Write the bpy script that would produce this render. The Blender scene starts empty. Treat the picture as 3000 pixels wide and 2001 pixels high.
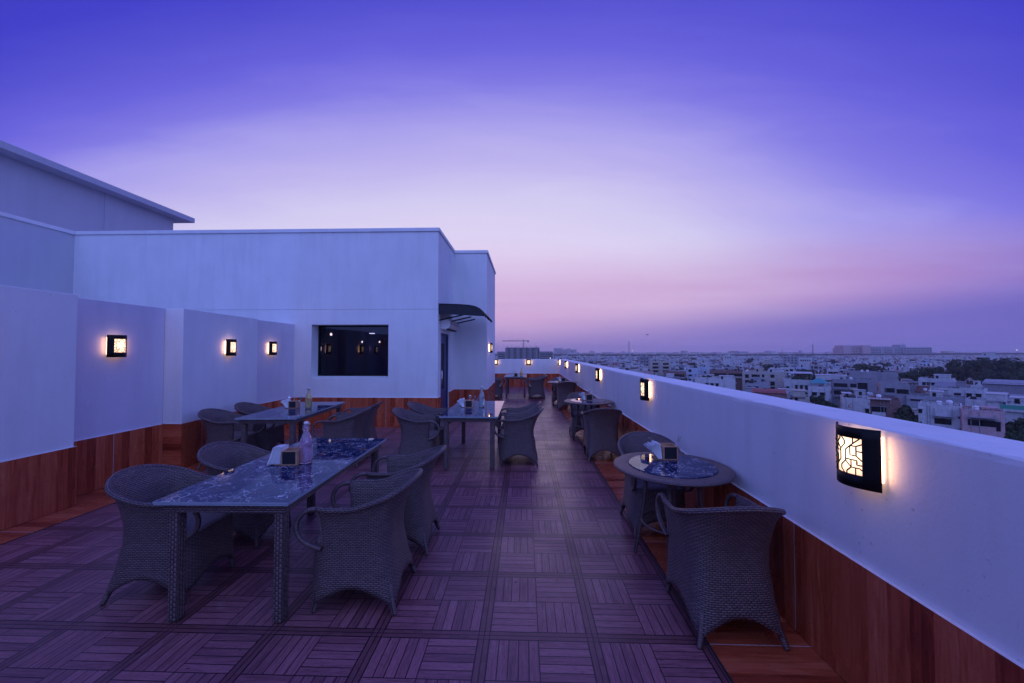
import bpy, math, random
from mathutils import Vector, Matrix
R = math.radians
PI = math.pi
SC = bpy.context.scene
COL = SC.collection

# ------------------------------------------------------------------ camera
F_PX, EYE = 1150.0, 1.65
YAW, PIT = math.atan(37/F_PX), math.atan(30/F_PX)
CF = Vector((-math.sin(YAW)*math.cos(PIT), math.cos(YAW)*math.cos(PIT), math.sin(PIT)))
CR = Vector((math.cos(YAW), math.sin(YAW), 0))
CU = CR.cross(CF)
CP = Vector((0, 0, EYE))
cam_data = bpy.data.cameras.new('camera')
cam_data.sensor_width = 36
cam_data.lens = F_PX/3000*36
cam_data.clip_start, cam_data.clip_end = 0.05, 30000
cam = bpy.data.objects.new('camera', cam_data)
COL.objects.link(cam)
m = Matrix((CR, CU, -CF)).transposed().to_4x4()
m.translation = CP
cam.matrix_world = m
SC.camera = cam

def ray(px, py): return CF*F_PX + CR*(px-1500) - CU*(py-1000.5)
def at_y(px, py, Y):
    d = ray(px, py); return CP + d*(Y/d.y)
def proj(p):
    d = Vector(p)-CP; z = d.dot(CF)
    return 1500+F_PX*d.dot(CR)/z, 1000.5-F_PX*d.dot(CU)/z

SC.render.engine = 'CYCLES'
SC.cycles.use_denoising = True
SC.cycles.max_bounces = 8
SC.cycles.transparent_max_bounces = 12
SC.cycles.volume_bounces = 1
SC.cycles.sample_clamp_indirect = 6
SC.view_settings.view_transform = 'Standard'
SC.view_settings.look = 'None'
SC.view_settings.exposure = 0
SC.view_settings.gamma = 1

# ------------------------------------------------------------------ helpers: objects
def tag(o, label=None, cat=None, group=None, kind=None):
    if label: o['label'] = label
    if cat: o['category'] = cat
    if group: o['group'] = group
    if kind: o['kind'] = kind
    return o
def thing(name, label, cat, loc=(0, 0, 0), rz=0, group=None):
    o = bpy.data.objects.new(name, None)
    o.empty_display_size = .1
    COL.objects.link(o)
    o.location = loc; o.rotation_euler = (0, 0, rz)
    return tag(o, label, cat, group)
def copy_tree(o, parent=None):
    c = o.copy(); COL.objects.link(c)
    if parent: c.parent = parent
    for ch in list(o.children): copy_tree(ch, c)
    return c

class MB:
    """collects faces; build() links them as one mesh object"""
    def __init__(s): s.v, s.f, s.uv, s.m, s.sm = [], [], [], [], []
    def face(s, idx, uv=None, mat=0, smooth=False):
        s.f.append(tuple(idx)); s.uv.append(uv); s.m.append(mat); s.sm.append(smooth)
    def quad(s, a, b, c, d, mat=0, uv=None):
        n = len(s.v); s.v += [tuple(a), tuple(b), tuple(c), tuple(d)]
        s.face((n, n+1, n+2, n+3), uv, mat)
    def box(s, x0, x1, y0, y1, z0, z1, mat=0, M=None, skip=''):
        P = [(x0,y0,z0),(x1,y0,z0),(x1,y1,z0),(x0,y1,z0),(x0,y0,z1),(x1,y0,z1),(x1,y1,z1),(x0,y1,z1)]
        if M: P = [tuple(M @ Vector(p)) for p in P]
        n = len(s.v); s.v += P
        xs, ys, zs = (x0, x1), (y0, y1), (z0, z1)
        fs = {'b':(0,3,2,1),'t':(4,5,6,7),'f':(0,1,5,4),'r':(1,2,6,5),'k':(2,3,7,6),'l':(3,0,4,7)}
        uvs = {'b':[(x0,y0),(x0,y1),(x1,y1),(x1,y0)],'t':[(x0,y0),(x1,y0),(x1,y1),(x0,y1)],
               'f':[(x0,z0),(x1,z0),(x1,z1),(x0,z1)],'r':[(y0,z0),(y1,z0),(y1,z1),(y0,z1)],
               'k':[(x1,z0),(x0,z0),(x0,z1),(x1,z1)],'l':[(y1,z0),(y0,z0),(y0,z1),(y1,z1)]}
        for k in fs:
            if k not in skip: s.face([n+i for i in fs[k]], uvs[k], mat)
    def grid(s, P, mat=0, closed=False, smooth=True, UV=None, flip=False):
        """P rows x cols of points"""
        nr, nc = len(P), len(P[0]); n = len(s.v)
        for row in P: s.v += [tuple(p) for p in row]
        for i in range(nr-1):
            for j in range(nc if closed else nc-1):
                k = (j+1) % nc
                idx = [n+i*nc+j, n+i*nc+k, n+(i+1)*nc+k, n+(i+1)*nc+j]
                uv = None
                if UV:
                    kk = j+1
                    uv = [UV(i, j), UV(i, kk), UV(i+1, kk), UV(i+1, j)]
                if flip: idx.reverse(); uv = uv[::-1] if uv else None
                s.face(idx, uv, mat, smooth)
    def tube(s, pts, rad, seg=10, mat=0, cap=True, uvs=1.0):
        pts = [Vector(p) for p in pts]; k = len(pts)
        if not hasattr(rad, '__len__'): rad = [rad]*k
        tang = []
        for i in range(k):
            t = pts[min(i+1, k-1)]-pts[max(i-1, 0)]; tang.append(t.normalized())
        a = Vector((0, 0, 1)) if abs(tang[0].z) < .9 else Vector((1, 0, 0))
        nrm = (a - tang[0]*a.dot(tang[0])).normalized()
        rows, L, ls = [], 0, []
        for i in range(k):
            if i:
                nrm = (nrm - tang[i]*nrm.dot(tang[i])).normalized(); L += (pts[i]-pts[i-1]).length
            b = tang[i].cross(nrm); ls.append(L)
            rows.append([pts[i]+(nrm*math.cos(2*PI*j/seg)+b*math.sin(2*PI*j/seg))*rad[i] for j in range(seg)])
        n0 = len(s.v)
        r0 = max(rad)
        s.grid(rows, mat, closed=True, UV=lambda i, j: (ls[i]*uvs, 2*PI*r0*j/seg*uvs))
        if cap:
            s.face([n0+j for j in reversed(range(seg))], None, mat)
            s.face([n0+(k-1)*seg+j for j in range(seg)], None, mat)
    def lathe(s, prof, seg=20, mat=0, c=(0, 0), cap=True):
        n0 = len(s.v)
        P = [[(c[0]+r*math.cos(2*PI*j/seg), c[1]+r*math.sin(2*PI*j/seg), z) for j in range(seg)] for r, z in prof]
        s.grid(P, mat, closed=True, UV=lambda i, j: (2*PI*prof[i][0]*j/seg, prof[i][1]))
        if cap:
            s.face([n0+j for j in reversed(range(seg))], None, mat)
            k = len(prof)-1
            s.face([n0+k*seg+j for j in range(seg)], None, mat)
    def build(s, name, mats, parent=None, bevel=0, smooth_all=None):
        me = bpy.data.meshes.new(name)
        me.from_pydata(s.v, [], s.f)
        uvl = me.uv_layers.new(name='UVMap')
        flat = []
        V = s.v
        for f, uv in zip(s.f, s.uv):
            if uv:
                for q in uv: flat += [q[0], q[1]]
            else:
                for i in f: flat += [V[i][0]+V[i][1]*.37, V[i][2]+V[i][1]*.21]
        uvl.data.foreach_set('uv', flat)
        if not isinstance(mats, (list, tuple)): mats = [mats]
        for mt in mats: me.materials.append(mt)
        me.polygons.foreach_set('material_index', s.m)
        me.polygons.foreach_set('use_smooth', s.sm)
        me.update()
        o = bpy.data.objects.new(name, me); COL.objects.link(o)
        if parent: o.parent = parent
        if bevel:
            b = o.modifiers.new('bevel', 'BEVEL'); b.width = bevel; b.segments = 2; b.limit_method = 'ANGLE'; b.angle_limit = R(50)
        return o

# ------------------------------------------------------------------ helpers: materials
def srgb(r, g, b):
    def c(v):
        v /= 255
        return v/12.92 if v <= .04045 else ((v+.055)/1.055)**2.4
    return (c(r), c(g), c(b), 1)
def lin(r, g, b): return (r, g, b, 1)
class NT:
    def __init__(s, tree):
        s.t = tree; s.n = tree.nodes; s.n.clear()
    def __call__(s, typ, *ins, **kw):
        nd = s.n.new(typ)
        named = {}
        for k, v in kw.items():
            if k.startswith('i_'): named[k[2:].replace('_', ' ')] = v
            else: setattr(nd, k, v)
        for i, v in enumerate(ins):
            if v is not None: s.set(nd.inputs[i], v)
        for k, v in named.items(): s.set(nd.inputs[k], v)
        return nd
    def set(s, sock, v):
        if isinstance(v, bpy.types.Node): v = v.outputs[0]
        if isinstance(v, bpy.types.NodeSocket): s.t.links.new(v, sock)
        else: sock.default_value = v
    def M(s, op, *ins, clamp=False):
        nd = s('ShaderNodeMath', operation=op); nd.use_clamp = clamp
        for i, v in enumerate(ins): s.set(nd.inputs[i], v)
        return nd.outputs[0]
    def mix(s, f, a, b, mode='MIX'):
        nd = s('ShaderNodeMix', data_type='RGBA', blend_type=mode)
        s.set(nd.inputs['Factor'], f); s.set(nd.inputs[6], a); s.set(nd.inputs[7], b)
        return nd.outputs[2]
    def ramp(s, f, stops, interp='LINEAR'):
        nd = s('ShaderNodeValToRGB'); cr = nd.color_ramp; cr.interpolation = interp
        while len(cr.elements) < len(stops): cr.elements.new(.5)
        for e, (p, c) in zip(cr.elements, stops):
            e.position = p; e.color = c if len(c) == 4 else (*c, 1)
        s.set(nd.inputs[0], f); return nd.outputs[0]
    def mapr(s, v, a, b, c=0., d=1., smooth=False):
        nd = s('ShaderNodeMapRange'); nd.clamp = True
        if smooth: nd.interpolation_type = 'SMOOTHSTEP'
        for i, q in enumerate((v, a, b, c, d)): s.set(nd.inputs[i], q)
        return nd.outputs[0]
    def noise(s, vec, scale, detail=3, rough=.55, dist=0.):
        nd = s('ShaderNodeTexNoise'); s.set(nd.inputs['Vector'], vec)
        nd.inputs['Scale'].default_value = scale; nd.inputs['Detail'].default_value = detail
        nd.inputs['Roughness'].default_value = rough; nd.inputs['Distortion'].default_value = dist
        return nd.outputs[0]
    def vec(s, x, y, z=0.): return s('ShaderNodeCombineXYZ', x, y, z).outputs[0]
    def vmul(s, v, k):
        nd = s('ShaderNodeVectorMath', operation='MULTIPLY'); s.set(nd.inputs[0], v); s.set(nd.inputs[1], k); return nd.outputs[0]
    def bump(s, h, strength=.5, dist=.01):
        nd = s('ShaderNodeBump'); nd.inputs['Strength'].default_value = strength; nd.inputs['Distance'].default_value = dist
        s.set(nd.inputs['Height'], h); return nd.outputs[0]
    def principled(s, **kw):
        b = s('ShaderNodeBsdfPrincipled')
        for k, v in kw.items(): s.set(b.inputs[k.replace('_', ' ')], v)
        o = s('ShaderNodeOutputMaterial'); s.t.links.new(b.outputs[0], o.inputs[0]); return b
def mat(name):
    mt = bpy.data.materials.new(name); mt.use_nodes = True
    return mt, NT(mt.node_tree)
def plain(name, col, rough=.6, metal=0., var=.15, scale=8., bump=0., spec=.5):
    mt, n = mat(name)
    co = n('ShaderNodeTexCoord').outputs['Object']
    nz = n.noise(co, scale, 4, .6)
    c0 = tuple(c*(1-var) for c in col[:3])+(1,); c1 = tuple(min(1, c*(1+var)) for c in col[:3])+(1,)
    c = n.mix(n.mapr(nz, .3, .7), c0, c1)
    kw = dict(Base_Color=c, Roughness=rough, Metallic=metal, Specular_IOR_Level=spec)
    if bump: kw['Normal'] = n.bump(n.noise(co, scale*6, 3), .5, bump)
    n.principled(**kw); return mt
MT = {}

# painted plaster walls
def plaster(name, col, stain=.06):
    mt, n = mat(name)
    co = n('ShaderNodeNewGeometry').outputs['Position']
    big = n.noise(co, 1.1, 5, .62)
    streak = n.noise(n.vmul(co, (3.5, 3.5, .45)), 1.6, 4, .6)
    spot = n.noise(co, 42, 2, .5)
    f = n.M('ADD', n.M('MULTIPLY', n.mapr(big, .3, .75), .6), n.M('MULTIPLY', n.mapr(streak, .45, .8), .5))
    c = n.mix(n.M('MULTIPLY', f, 1.0, clamp=True), col, tuple(k*(1-stain*2.2) for k in col[:3])+(1,))
    c = n.mix(n.mapr(spot, .70, .76), c, tuple(k*.72 for k in col[:3])+(1,))
    h = n.M('ADD', n.noise(co, 55, 4, .6), n.M('MULTIPLY', n.noise(co, 4, 3), 2.))
    n.principled(Base_Color=c, Roughness=.78, Normal=n.bump(h, .20, .006), Specular_IOR_Level=.3)
    return mt
MT['white'] = plaster('white_paint', lin(.81, .81, .81), .085)
MT['lilac_white'] = plaster('lilac_white_plaster', lin(.69, .65, .74), .085)  # darker, more violet wall tone, used on the two recessed screen walls
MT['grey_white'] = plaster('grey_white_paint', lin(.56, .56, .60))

# woven synthetic wicker: u,v in metres
def weave(name, du, dv, col, dark, bumpd=.004):
    mt, n = mat(name)
    uv = n('ShaderNodeUVMap').outputs[0]
    sep = n('ShaderNodeSeparateXYZ', uv)
    u = n.M('DIVIDE', sep.outputs[0], du); v = n.M('DIVIDE', sep.outputs[1], dv)
    row = n.M('FLOOR', v)
    uu = n.M('ADD', u, n.M('MULTIPLY', n.M('FLOORED_MODULO', row, 2.), .5))
    su = n.M('ABSOLUTE', n.M('SINE', n.M('MULTIPLY', uu, PI)))
    sv = n.M('ABSOLUTE', n.M('SINE', n.M('MULTIPLY', v, PI)))
    h = n.M('MULTIPLY', n.M('POWER', su, .55), n.M('POWER', sv, .7))
    rnd = n('ShaderNodeTexWhiteNoise', noise_dimensions='2D')
    n.set(rnd.inputs['Vector'], n.vec(n.M('FLOOR', uu), row))
    g = n.M('ADD', .82, n.M('MULTIPLY', rnd.outputs[0], .36))
    base = n.mix(n.mapr(h, .05, .6), dark, col)
    c = n.mix(1., base, n('ShaderNodeCombineColor', g, g, g).outputs[0], 'MULTIPLY')
    n.principled(Base_Color=c, Roughness=.42, Normal=n.bump(h, 1., bumpd), Specular_IOR_Level=.5)
    return mt
WCOL, WDARK = lin(.175, .12, .12), lin(.014, .010, .011)
MT['weave'] = weave('woven_wicker', .029, .0112, WCOL, WDARK, .0045)
MT['weave_wrap'] = weave('wrapped_wicker', .012, .05, WCOL, WDARK, .003)
MT['weave_band'] = weave('braided_wicker', .03, .014, WCOL, WDARK, .006)
MT['seat_weave'] = weave('flat_wicker', .012, .012, lin(.26, .19, .17), WDARK, .002)
MT['dark_metal'] = plain('dark_brown_metal', lin(.05, .043, .045), .4, .3)

# deck of parquet-look tiles
def deck_mat():
    mt, n = mat('parquet_deck')
    pos = n('ShaderNodeNewGeometry').outputs['Position']
    sp = n('ShaderNodeSeparateXYZ', pos)
    T = .627
    def tile(v, off):
        q = n.M('DIVIDE', n.M('ADD', v, off), T); i = n.M('FLOOR', q); return n.M('SUBTRACT', q, i), i
    fx, ix = tile(sp.outputs[0], .236+T*50); fy, iy = tile(sp.outputs[1], -2.322+T*50)
    ex = n.M('ABSOLUTE', n.M('SUBTRACT', fx, .5)); ey = n.M('ABSOLUTE', n.M('SUBTRACT', fy, .5))
    strip = n.M('MAXIMUM', n.M('GREATER_THAN', ex, .446), n.M('GREATER_THAN', ey, .446))
    def quad(f):
        q = n.M('MULTIPLY', n.M('SUBTRACT', f, .054), 2/.892); k = n.M('FLOOR', q); return n.M('SUBTRACT', q, k), k
    lx, kx = quad(fx); ly, ky = quad(fy)
    par = n.M('FLOORED_MODULO', n.M('ADD', kx, ky), 2.)       # 1: slats run away from the viewer
    npar = n.M('SUBTRACT', 1., par)
    sl = n.M('ADD', n.M('MULTIPLY', lx, par), n.M('MULTIPLY', ly, npar))
    s5 = n.M('MULTIPLY', sl, 5.); si = n.M('FLOOR', s5); sf = n.M('SUBTRACT', s5, si)
    edge = n.M('ABSOLUTE', n.M('SUBTRACT', sf, .5))
    along = n.M('ADD', n.M('MULTIPLY', ly, par), n.M('MULTIPLY', lx, npar))
    aedge = n.M('ABSOLUTE', n.M('SUBTRACT', along, .5))
    gap_in = n.M('MAXIMUM', n.M('GREATER_THAN', edge, .45), n.M('GREATER_THAN', aedge, .489))
    gap_st = n.M('MAXIMUM', n.M('MULTIPLY', n.M('GREATER_THAN', ex, .446), n.M('MAXIMUM', n.M('LESS_THAN', ex, .454), n.M('GREATER_THAN', ex, .4955))),
                 n.M('MULTIPLY', n.M('GREATER_THAN', ey, .446), n.M('MAXIMUM', n.M('LESS_THAN', ey, .454), n.M('GREATER_THAN', ey, .4955))))
    gap = n.M('ADD', n.M('MULTIPLY', gap_in, n.M('SUBTRACT', 1., strip)), n.M('MULTIPLY', gap_st, strip))
    key = n.vec(n.M('ADD', n.M('MULTIPLY', ix, 2.), kx), n.M('ADD', n.M('MULTIPLY', iy, 2.), ky), si)
    rnd = n('ShaderNodeTexWhiteNoise', noise_dimensions='3D'); n.set(rnd.inputs['Vector'], key)
    # grain along the slat
    ga = n.M('ADD', n.M('MULTIPLY', sp.outputs[1], par), n.M('MULTIPLY', sp.outputs[0], npar))
    gc = n.M('ADD', n.M('MULTIPLY', sp.outputs[0], par), n.M('MULTIPLY', sp.outputs[1], npar))
    vert = n.M('GREATER_THAN', ex, .446)
    ga2 = n.M('ADD', n.M('MULTIPLY', sp.outputs[1], vert), n.M('MULTIPLY', sp.outputs[0], n.M('SUBTRACT', 1., vert)))
    gc2 = n.M('ADD', n.M('MULTIPLY', sp.outputs[0], vert), n.M('MULTIPLY', sp.outputs[1], n.M('SUBTRACT', 1., vert)))
    ns = n.M('SUBTRACT', 1., strip)
    A = n.M('ADD', n.M('MULTIPLY', ga, ns), n.M('MULTIPLY', ga2, strip)); C = n.M('ADD', n.M('MULTIPLY', gc, ns), n.M('MULTIPLY', gc2, strip))
    gv = n.vec(n.M('MULTIPLY', A, 5.), n.M('MULTIPLY', C, 75.), n.M('MULTIPLY', rnd.outputs[0], 40.))
    gr = n.noise(gv, 1., 5, .65, .6)
    fine = n.noise(n.vec(n.M('MULTIPLY', A, 25.), n.M('MULTIPLY', C, 330.), rnd.outputs[0]), 1., 2, .5)
    c = n.ramp(n.M('ADD', gr, n.M('MULTIPLY', n.M('SUBTRACT', rnd.outputs[0], .5), .26)),
               [(.2, lin(.11, .040, .050)), (.45, lin(.25, .094, .112)), (.65, lin(.345, .136, .156)), (.85, lin(.42, .175, .19))])
    c = n.mix(n.mapr(fine, .56, .7), c, lin(.13, .042, .038))
    c = n.mix(n.M('MULTIPLY', strip, .66), c, lin(.115, .04, .042))
    dirt = n.noise(pos, .9, 5, .6)
    c = n.mix(n.M('MULTIPLY', n.mapr(dirt, .45, .75), .3), c, lin(.18, .08, .08))
    scuff = n.mapr(n.noise(n.vmul(pos, (1., 1., 1.)), 3.1, 7, .72, .8), .60, .70)
    c = n.mix(n.M('MULTIPLY', scuff, .35), c, lin(.40, .27, .27))
    spot = n.mapr(n.noise(pos, 11., 2, .5), .735, .755)
    c = n.mix(n.M('MULTIPLY', spot, .8), c, lin(.012, .008, .010))
    c = n.mix(n.M('MULTIPLY', gap, .95), c, lin(.01, .005, .008))
    rough = n.M('ADD', .28, n.M('MULTIPLY', n.mapr(n.noise(pos, 1.7, 5, .65), .3, .7), .20))
    h = n.M('SUBTRACT', n.M('MULTIPLY', gr, .25), gap)
    n.principled(Base_Color=c, Roughness=rough, Normal=n.bump(h, .45, .003), Specular_IOR_Level=.5)
    return mt
MT['deck'] = deck_mat()

# glazed wood-look tiles: planks step along u (metres), grout joints every 1.2 m
def wood_tile():
    mt, n = mat('wood_look_tile')
    uv = n('ShaderNodeUVMap').outputs[0]
    sep = n('ShaderNodeSeparateXYZ', uv); u, v = sep.outputs[0], sep.outputs[1]
    q = n.M('DIVIDE', u, .1); k = n.M('FLOOR', q)
    t = n.M('DIVIDE', u, 1.2); tk = n.M('FLOOR', t); tf = n.M('SUBTRACT', t, tk)
    rnd = n('ShaderNodeTexWhiteNoise', noise_dimensions='1D'); n.set(rnd.inputs['W'], n.M('ADD', n.M('FLOORED_MODULO', k, 12.), n.M('MULTIPLY', n.M('FLOORED_MODULO', tk, 2.), 3.)))
    gr = n.noise(n.vec(n.M('MULTIPLY', u, 42.), n.M('MULTIPLY', v, 2.6), n.M('MULTIPLY', rnd.outputs[0], 30.)), 1., 5, .6, 1.2)
    a = n.M('ADD', n.M('MULTIPLY', rnd.outputs[0], .46), n.M('MULTIPLY', n.mapr(gr, .22, .78), .54))
    c = n.ramp(a, [(.12, lin(.17, .022, .010)), (.36, lin(.34, .055, .024)), (.62, lin(.50, .105, .046)), (.9, lin(.66, .19, .095))])
    e = n.M('ABSOLUTE', n.M('SUBTRACT', tf, .5))
    joint = n.M('GREATER_THAN', e, .4972)
    c = n.mix(joint, c, lin(.55, .42, .40))
    pos = n('ShaderNodeNewGeometry').outputs['Position']
    smear = n.noise(pos, 3.2, 4, .6, .8)
    rough = n.M('ADD', .22, n.M('MULTIPLY', n.mapr(smear, .4, .7), .25))
    n.principled(Base_Color=c, Roughness=rough, Normal=n.bump(n.M('SUBTRACT', n.M('MULTIPLY', gr, .15), joint), .3, .002))
    return mt
MT['tile'] = wood_tile()

# black marble under polish
def marble():
    mt, n = mat('dark_marble')
    co = n('ShaderNodeTexCoord').outputs['Object']
    w = n('ShaderNodeTexNoise'); n.set(w.inputs['Vector'], n.vmul(co, (3.2, 2.0, 3))); w.inputs['Scale'].default_value = 2.4; w.inputs['Detail'].default_value = 4
    d = n('ShaderNodeVectorMath', operation='MULTIPLY_ADD'); n.set(d.inputs[0], w.outputs['Color']); d.inputs[1].default_value = (.5, .34, .4); n.set(d.inputs[2], co)
    def vein(scale, wdt, seed):
        o = n('ShaderNodeVectorMath', operation='ADD'); n.set(o.inputs[0], d.outputs[0]); o.inputs[1].default_value = (seed, seed*.7, 0)
        vor = n('ShaderNodeTexVoronoi', feature='DISTANCE_TO_EDGE'); n.set(vor.inputs['Vector'], n.vmul(o.outputs[0], (1.35, .85, 1))); vor.inputs['Scale'].default_value = scale
        msk = n.mapr(n.noise(o.outputs[0], 5.5, 3, .6), .44, .60)
        return n.M('MULTIPLY', n.mapr(vor.outputs['Distance'], 0., wdt, 1., 0.), msk)
    v1 = vein(6.5, .034, 3.1); v2 = vein(13., .045, 9.4)
    bl = n.M('MULTIPLY', n.mapr(n.noise(d.outputs[0], 11, 4, .6), .68, .70), .9)
    v = n.M('MAXIMUM', n.M('MAXIMUM', v1, n.M('MULTIPLY', v2, .8)), bl)
    tint = n.mix(n.mapr(n.noise(co, 6., 2), .55, .66), lin(.80, .78, .80), lin(.80, .34, .18))
    c = n.mix(n.M('MULTIPLY', v, .9), lin(.010, .018, .070), tint)
    n.principled(Base_Color=c, Roughness=.03, IOR=1.36)
    return mt
MT['marble'] = marble()
MT['glass_edge'] = plain('ground_glass_edge', lin(.32, .38, .44), .2)
MT['black'] = plain('black_metal', lin(.006, .0055, .006), .55, 0, .15, 8, 0., .25)
def emit(name, col, s):
    mt, n = mat(name)
    e = n('ShaderNodeEmission', col, s); o = n('ShaderNodeOutputMaterial'); n.t.links.new(e.outputs[0], o.inputs[0]); return mt
def lamp_mat():
    mt, n = mat('lit_frosted_glass')
    co = n('ShaderNodeTexCoord').outputs['Object']
    sp = n('ShaderNodeSeparateXYZ', co)
    d = n.M('SQRT', n.M('ADD', n.M('POWER', n.M('DIVIDE', sp.outputs[1], .10), 2.), n.M('POWER', n.M('DIVIDE', n.M('SUBTRACT', sp.outputs[2], .015), .10), 2.)))
    c = n.ramp(n.mapr(d, 0., 1.5), [(0., lin(1, .82, .60)), (.5, lin(1, .64, .44)), (1., lin(1, .50, .36))])
    s = n.mapr(d, 0., 1.4, 3.0, 1.1)
    side = n.mapr(sp.outputs[0], .046, .036)
    s = n.M('ADD', s, n.M('MULTIPLY', side, 9.))
    c = n.mix(side, c, lin(1, .52, .28))
    e = n('ShaderNodeEmission', c, s); o = n('ShaderNodeOutputMaterial'); n.t.links.new(e.outputs[0], o.inputs[0]); return mt
MT['lamp'] = lamp_mat()
MT['bulb'] = emit('warm_bulb', lin(1, .75, .45), 9)
MT['led'] = emit('white_led', lin(1, .92, .85), 5)
MT['town_light'] = emit('street_light', lin(1, .95, .85), 14)
MT['navy'] = plain('navy_paint', lin(.035, .045, .13), .5)
MT['navy_door'] = plain('navy_door_paint', lin(.05, .06, .15), .35)
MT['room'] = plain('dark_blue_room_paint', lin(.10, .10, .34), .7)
MT['sheet'] = plain('dark_canopy_sheet', lin(.012, .014, .022), .5, .2, .3, 12, .003)
MT['plastic'] = plain('off_white_plastic', lin(.78, .75, .72), .45, 0, .05)
MT['steel'] = plain('polished_steel', lin(.75, .75, .76), .18, 1., .05)
MT['wood'] = plain('pale_box_wood', lin(.50, .27, .16), .55, 0, .22, 30)
MT['chalk'] = plain('chalkboard', lin(.008, .010, .018), .6)
MT['paper'] = plain('white_paper', lin(.85, .86, .88), .8, 0, .03)
def glassm(name, col, rough=0., ior=1.33):
    mt, n = mat(name)
    n.principled(Base_Color=col, Roughness=rough, IOR=ior, Transmission_Weight=.86); return mt
def window_glass():
    mt, n = mat('window_pane_glass')
    g = n('ShaderNodeBsdfGlossy'); g.inputs['Roughness'].default_value = .01; g.inputs['Color'].default_value = (.9, .92, 1, 1)
    t = n('ShaderNodeBsdfTransparent'); t.inputs['Color'].default_value = (.13, .14, .27, 1)
    fr = n('ShaderNodeFresnel'); fr.inputs[0].default_value = 1.5
    mx = n('ShaderNodeMixShader'); n.set(mx.inputs[0], n.M('MULTIPLY', fr.outputs[0], 1.)); n.t.links.new(t.outputs[0], mx.inputs[1]); n.t.links.new(g.outputs[0], mx.inputs[2])
    o = n('ShaderNodeOutputMaterial'); n.t.links.new(mx.outputs[0], o.inputs[0]); return mt
MT['pane'] = window_glass()
# ================================================================== THE TERRACE
rng = random.Random(7)
XW, YB = 1.627, 18.5          # inner faces of the parapet and of the end wall

# floor: structural slab, parquet deck, tile border
s = MB(); s.box(-22, 1.95, -4, 18.79, -28, -.012); tag(s.build('terrace_slab', MT['grey_white']), kind='structure')
s = MB()
DX0, DX1 = -4.47, 1.03
s.quad((DX0, -3.5, 0), (DX1, -3.5, 0), (DX1, 8.50, 0), (DX0, 8.50, 0))
s.quad((-1.80, 8.50, 0), (DX1, 8.50, 0), (DX1, 18.44, 0), (-1.80, 18.44, 0))
tag(s.build('deck', MT['deck']), kind='structure')
s = MB()
def strip(x0, x1, y0, y1, along_y=True):
    P = [(x0, y0, -.004), (x1, y0, -.004), (x1, y1, -.004), (x0, y1, -.004)]
    uv = [(p[1], p[0]) if along_y else (p[0], p[1]) for p in P]
    s.quad(*P, uv=[(a+.1, b) for a, b in uv])
strip(DX1, XW, -3.5, YB); strip(-5.6, DX0, -3.5, 9.0); strip(DX0, -1.9, 8.5, 9.0, False); strip(-4, DX1, 18.44, 18.5, False)
strip(-1.95, -1.8, 9.0, 18.44)
tag(s.build('tile_border', MT['tile']), kind='structure')
s = MB()  # dark trim strip where deck sheet ends
s.box(DX1-.002, DX1+.010, -3.5, 18.44, -.003, .0035); s.box(DX0-.010, DX0+.002, -3.5, 8.5, -.003, .0035)
tag(s.build('deck_edge_trim', MT['dark_metal']), kind='structure')

# ---- parapet walls
def parapet(axis, c0, c1, a0, a1, h, seed):
    """wall along an axis with a hand-plastered, slightly uneven top edge"""
    r = random.Random(seed); mb = MB(); n = int((a1-a0)/.06); rows = []
    w1 = w2 = 0
    for i in range(n+1):
        a = a0+(a1-a0)*i/n
        w1 = w1*.8+r.uniform(-1, 1)*.0035; w2 = w2*.8+r.uniform(-1, 1)*.0035
        j = r.uniform(-.0015, .0015)
        prof = [(c0, -.02), (c0, h-.03), (c0+.002+abs(w1)*.5, h-.005+w1*.8), (c0+.007+abs(w1)*1.5, h-.0005+j), ((c0+c1)/2, h+.002+j),
                (c1-.014, h-.001), (c1-.004-abs(w2), h-.012+w2*.5), (c1, h-.04), (c1, -.02)]
        rows.append([(p, a, z) if axis == 'y' else (a, p, z) for p, z in prof])
    mb.grid(rows, smooth=False, flip=(axis == 'y'))
    k = len(rows[0])
    mb.face(list(range(k)), None); mb.face([n*k+i for i in reversed(range(k))], None)
    return mb
pr = thing('parapet_wall', 'long white painted parapet running beside the walkway towards the far corner, city beyond it', 'parapet', (1.63, 8, 0))
def par(o, p):
    o.parent = p; o.matrix_parent_inverse = Matrix.Translation(p.location).inverted() if p.rotation_euler.z == 0 else p.matrix_basis.inverted(); return o
par(parapet('y', XW, 1.96, -3.2, 18.496, 1.30, 3).build('wall', MT['white']), pr)
def clad(x0, x1, y0, y1, z1, horiz_x, u0=0.):
    """thin tiled wainscot; u runs along the wall"""
    mb = MB(); n = 0
    P = [(x0,y0,.001),(x1,y0,.001),(x1,y1,.001),(x0,y1,.001),(x0,y0,z1),(x1,y0,z1),(x1,y1,z1),(x0,y1,z1)]
    mb.v += P
    for f in ((4,5,6,7),(0,1,5,4),(1,2,6,5),(2,3,7,6),(3,0,4,7)):
        mb.face(f, [((P[i][0] if horiz_x else P[i][1])+u0, P[i][2]) for i in f], 1 if f == (4,5,6,7) else 0)
    return mb
par(clad(XW-.024, XW-.001, -3.1, 18.48, .63, False, 1.18).build('tile_cladding', [MT['tile'], MT['white']]), pr)
bk = thing('end_wall', 'low white wall closing the far end of the terrace behind the last dining table', 'parapet', (-.5, 18.5, 0))
par(parapet('x', 18.50, 18.80, -4.0, 1.958, 1.30, 5).build('wall', MT['white']), bk)
par(clad(-4.0, XW-.026, 18.478, 18.499, .63, True, .3).build('tile_cladding', [MT['tile'], MT['white']]), bk)

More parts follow.
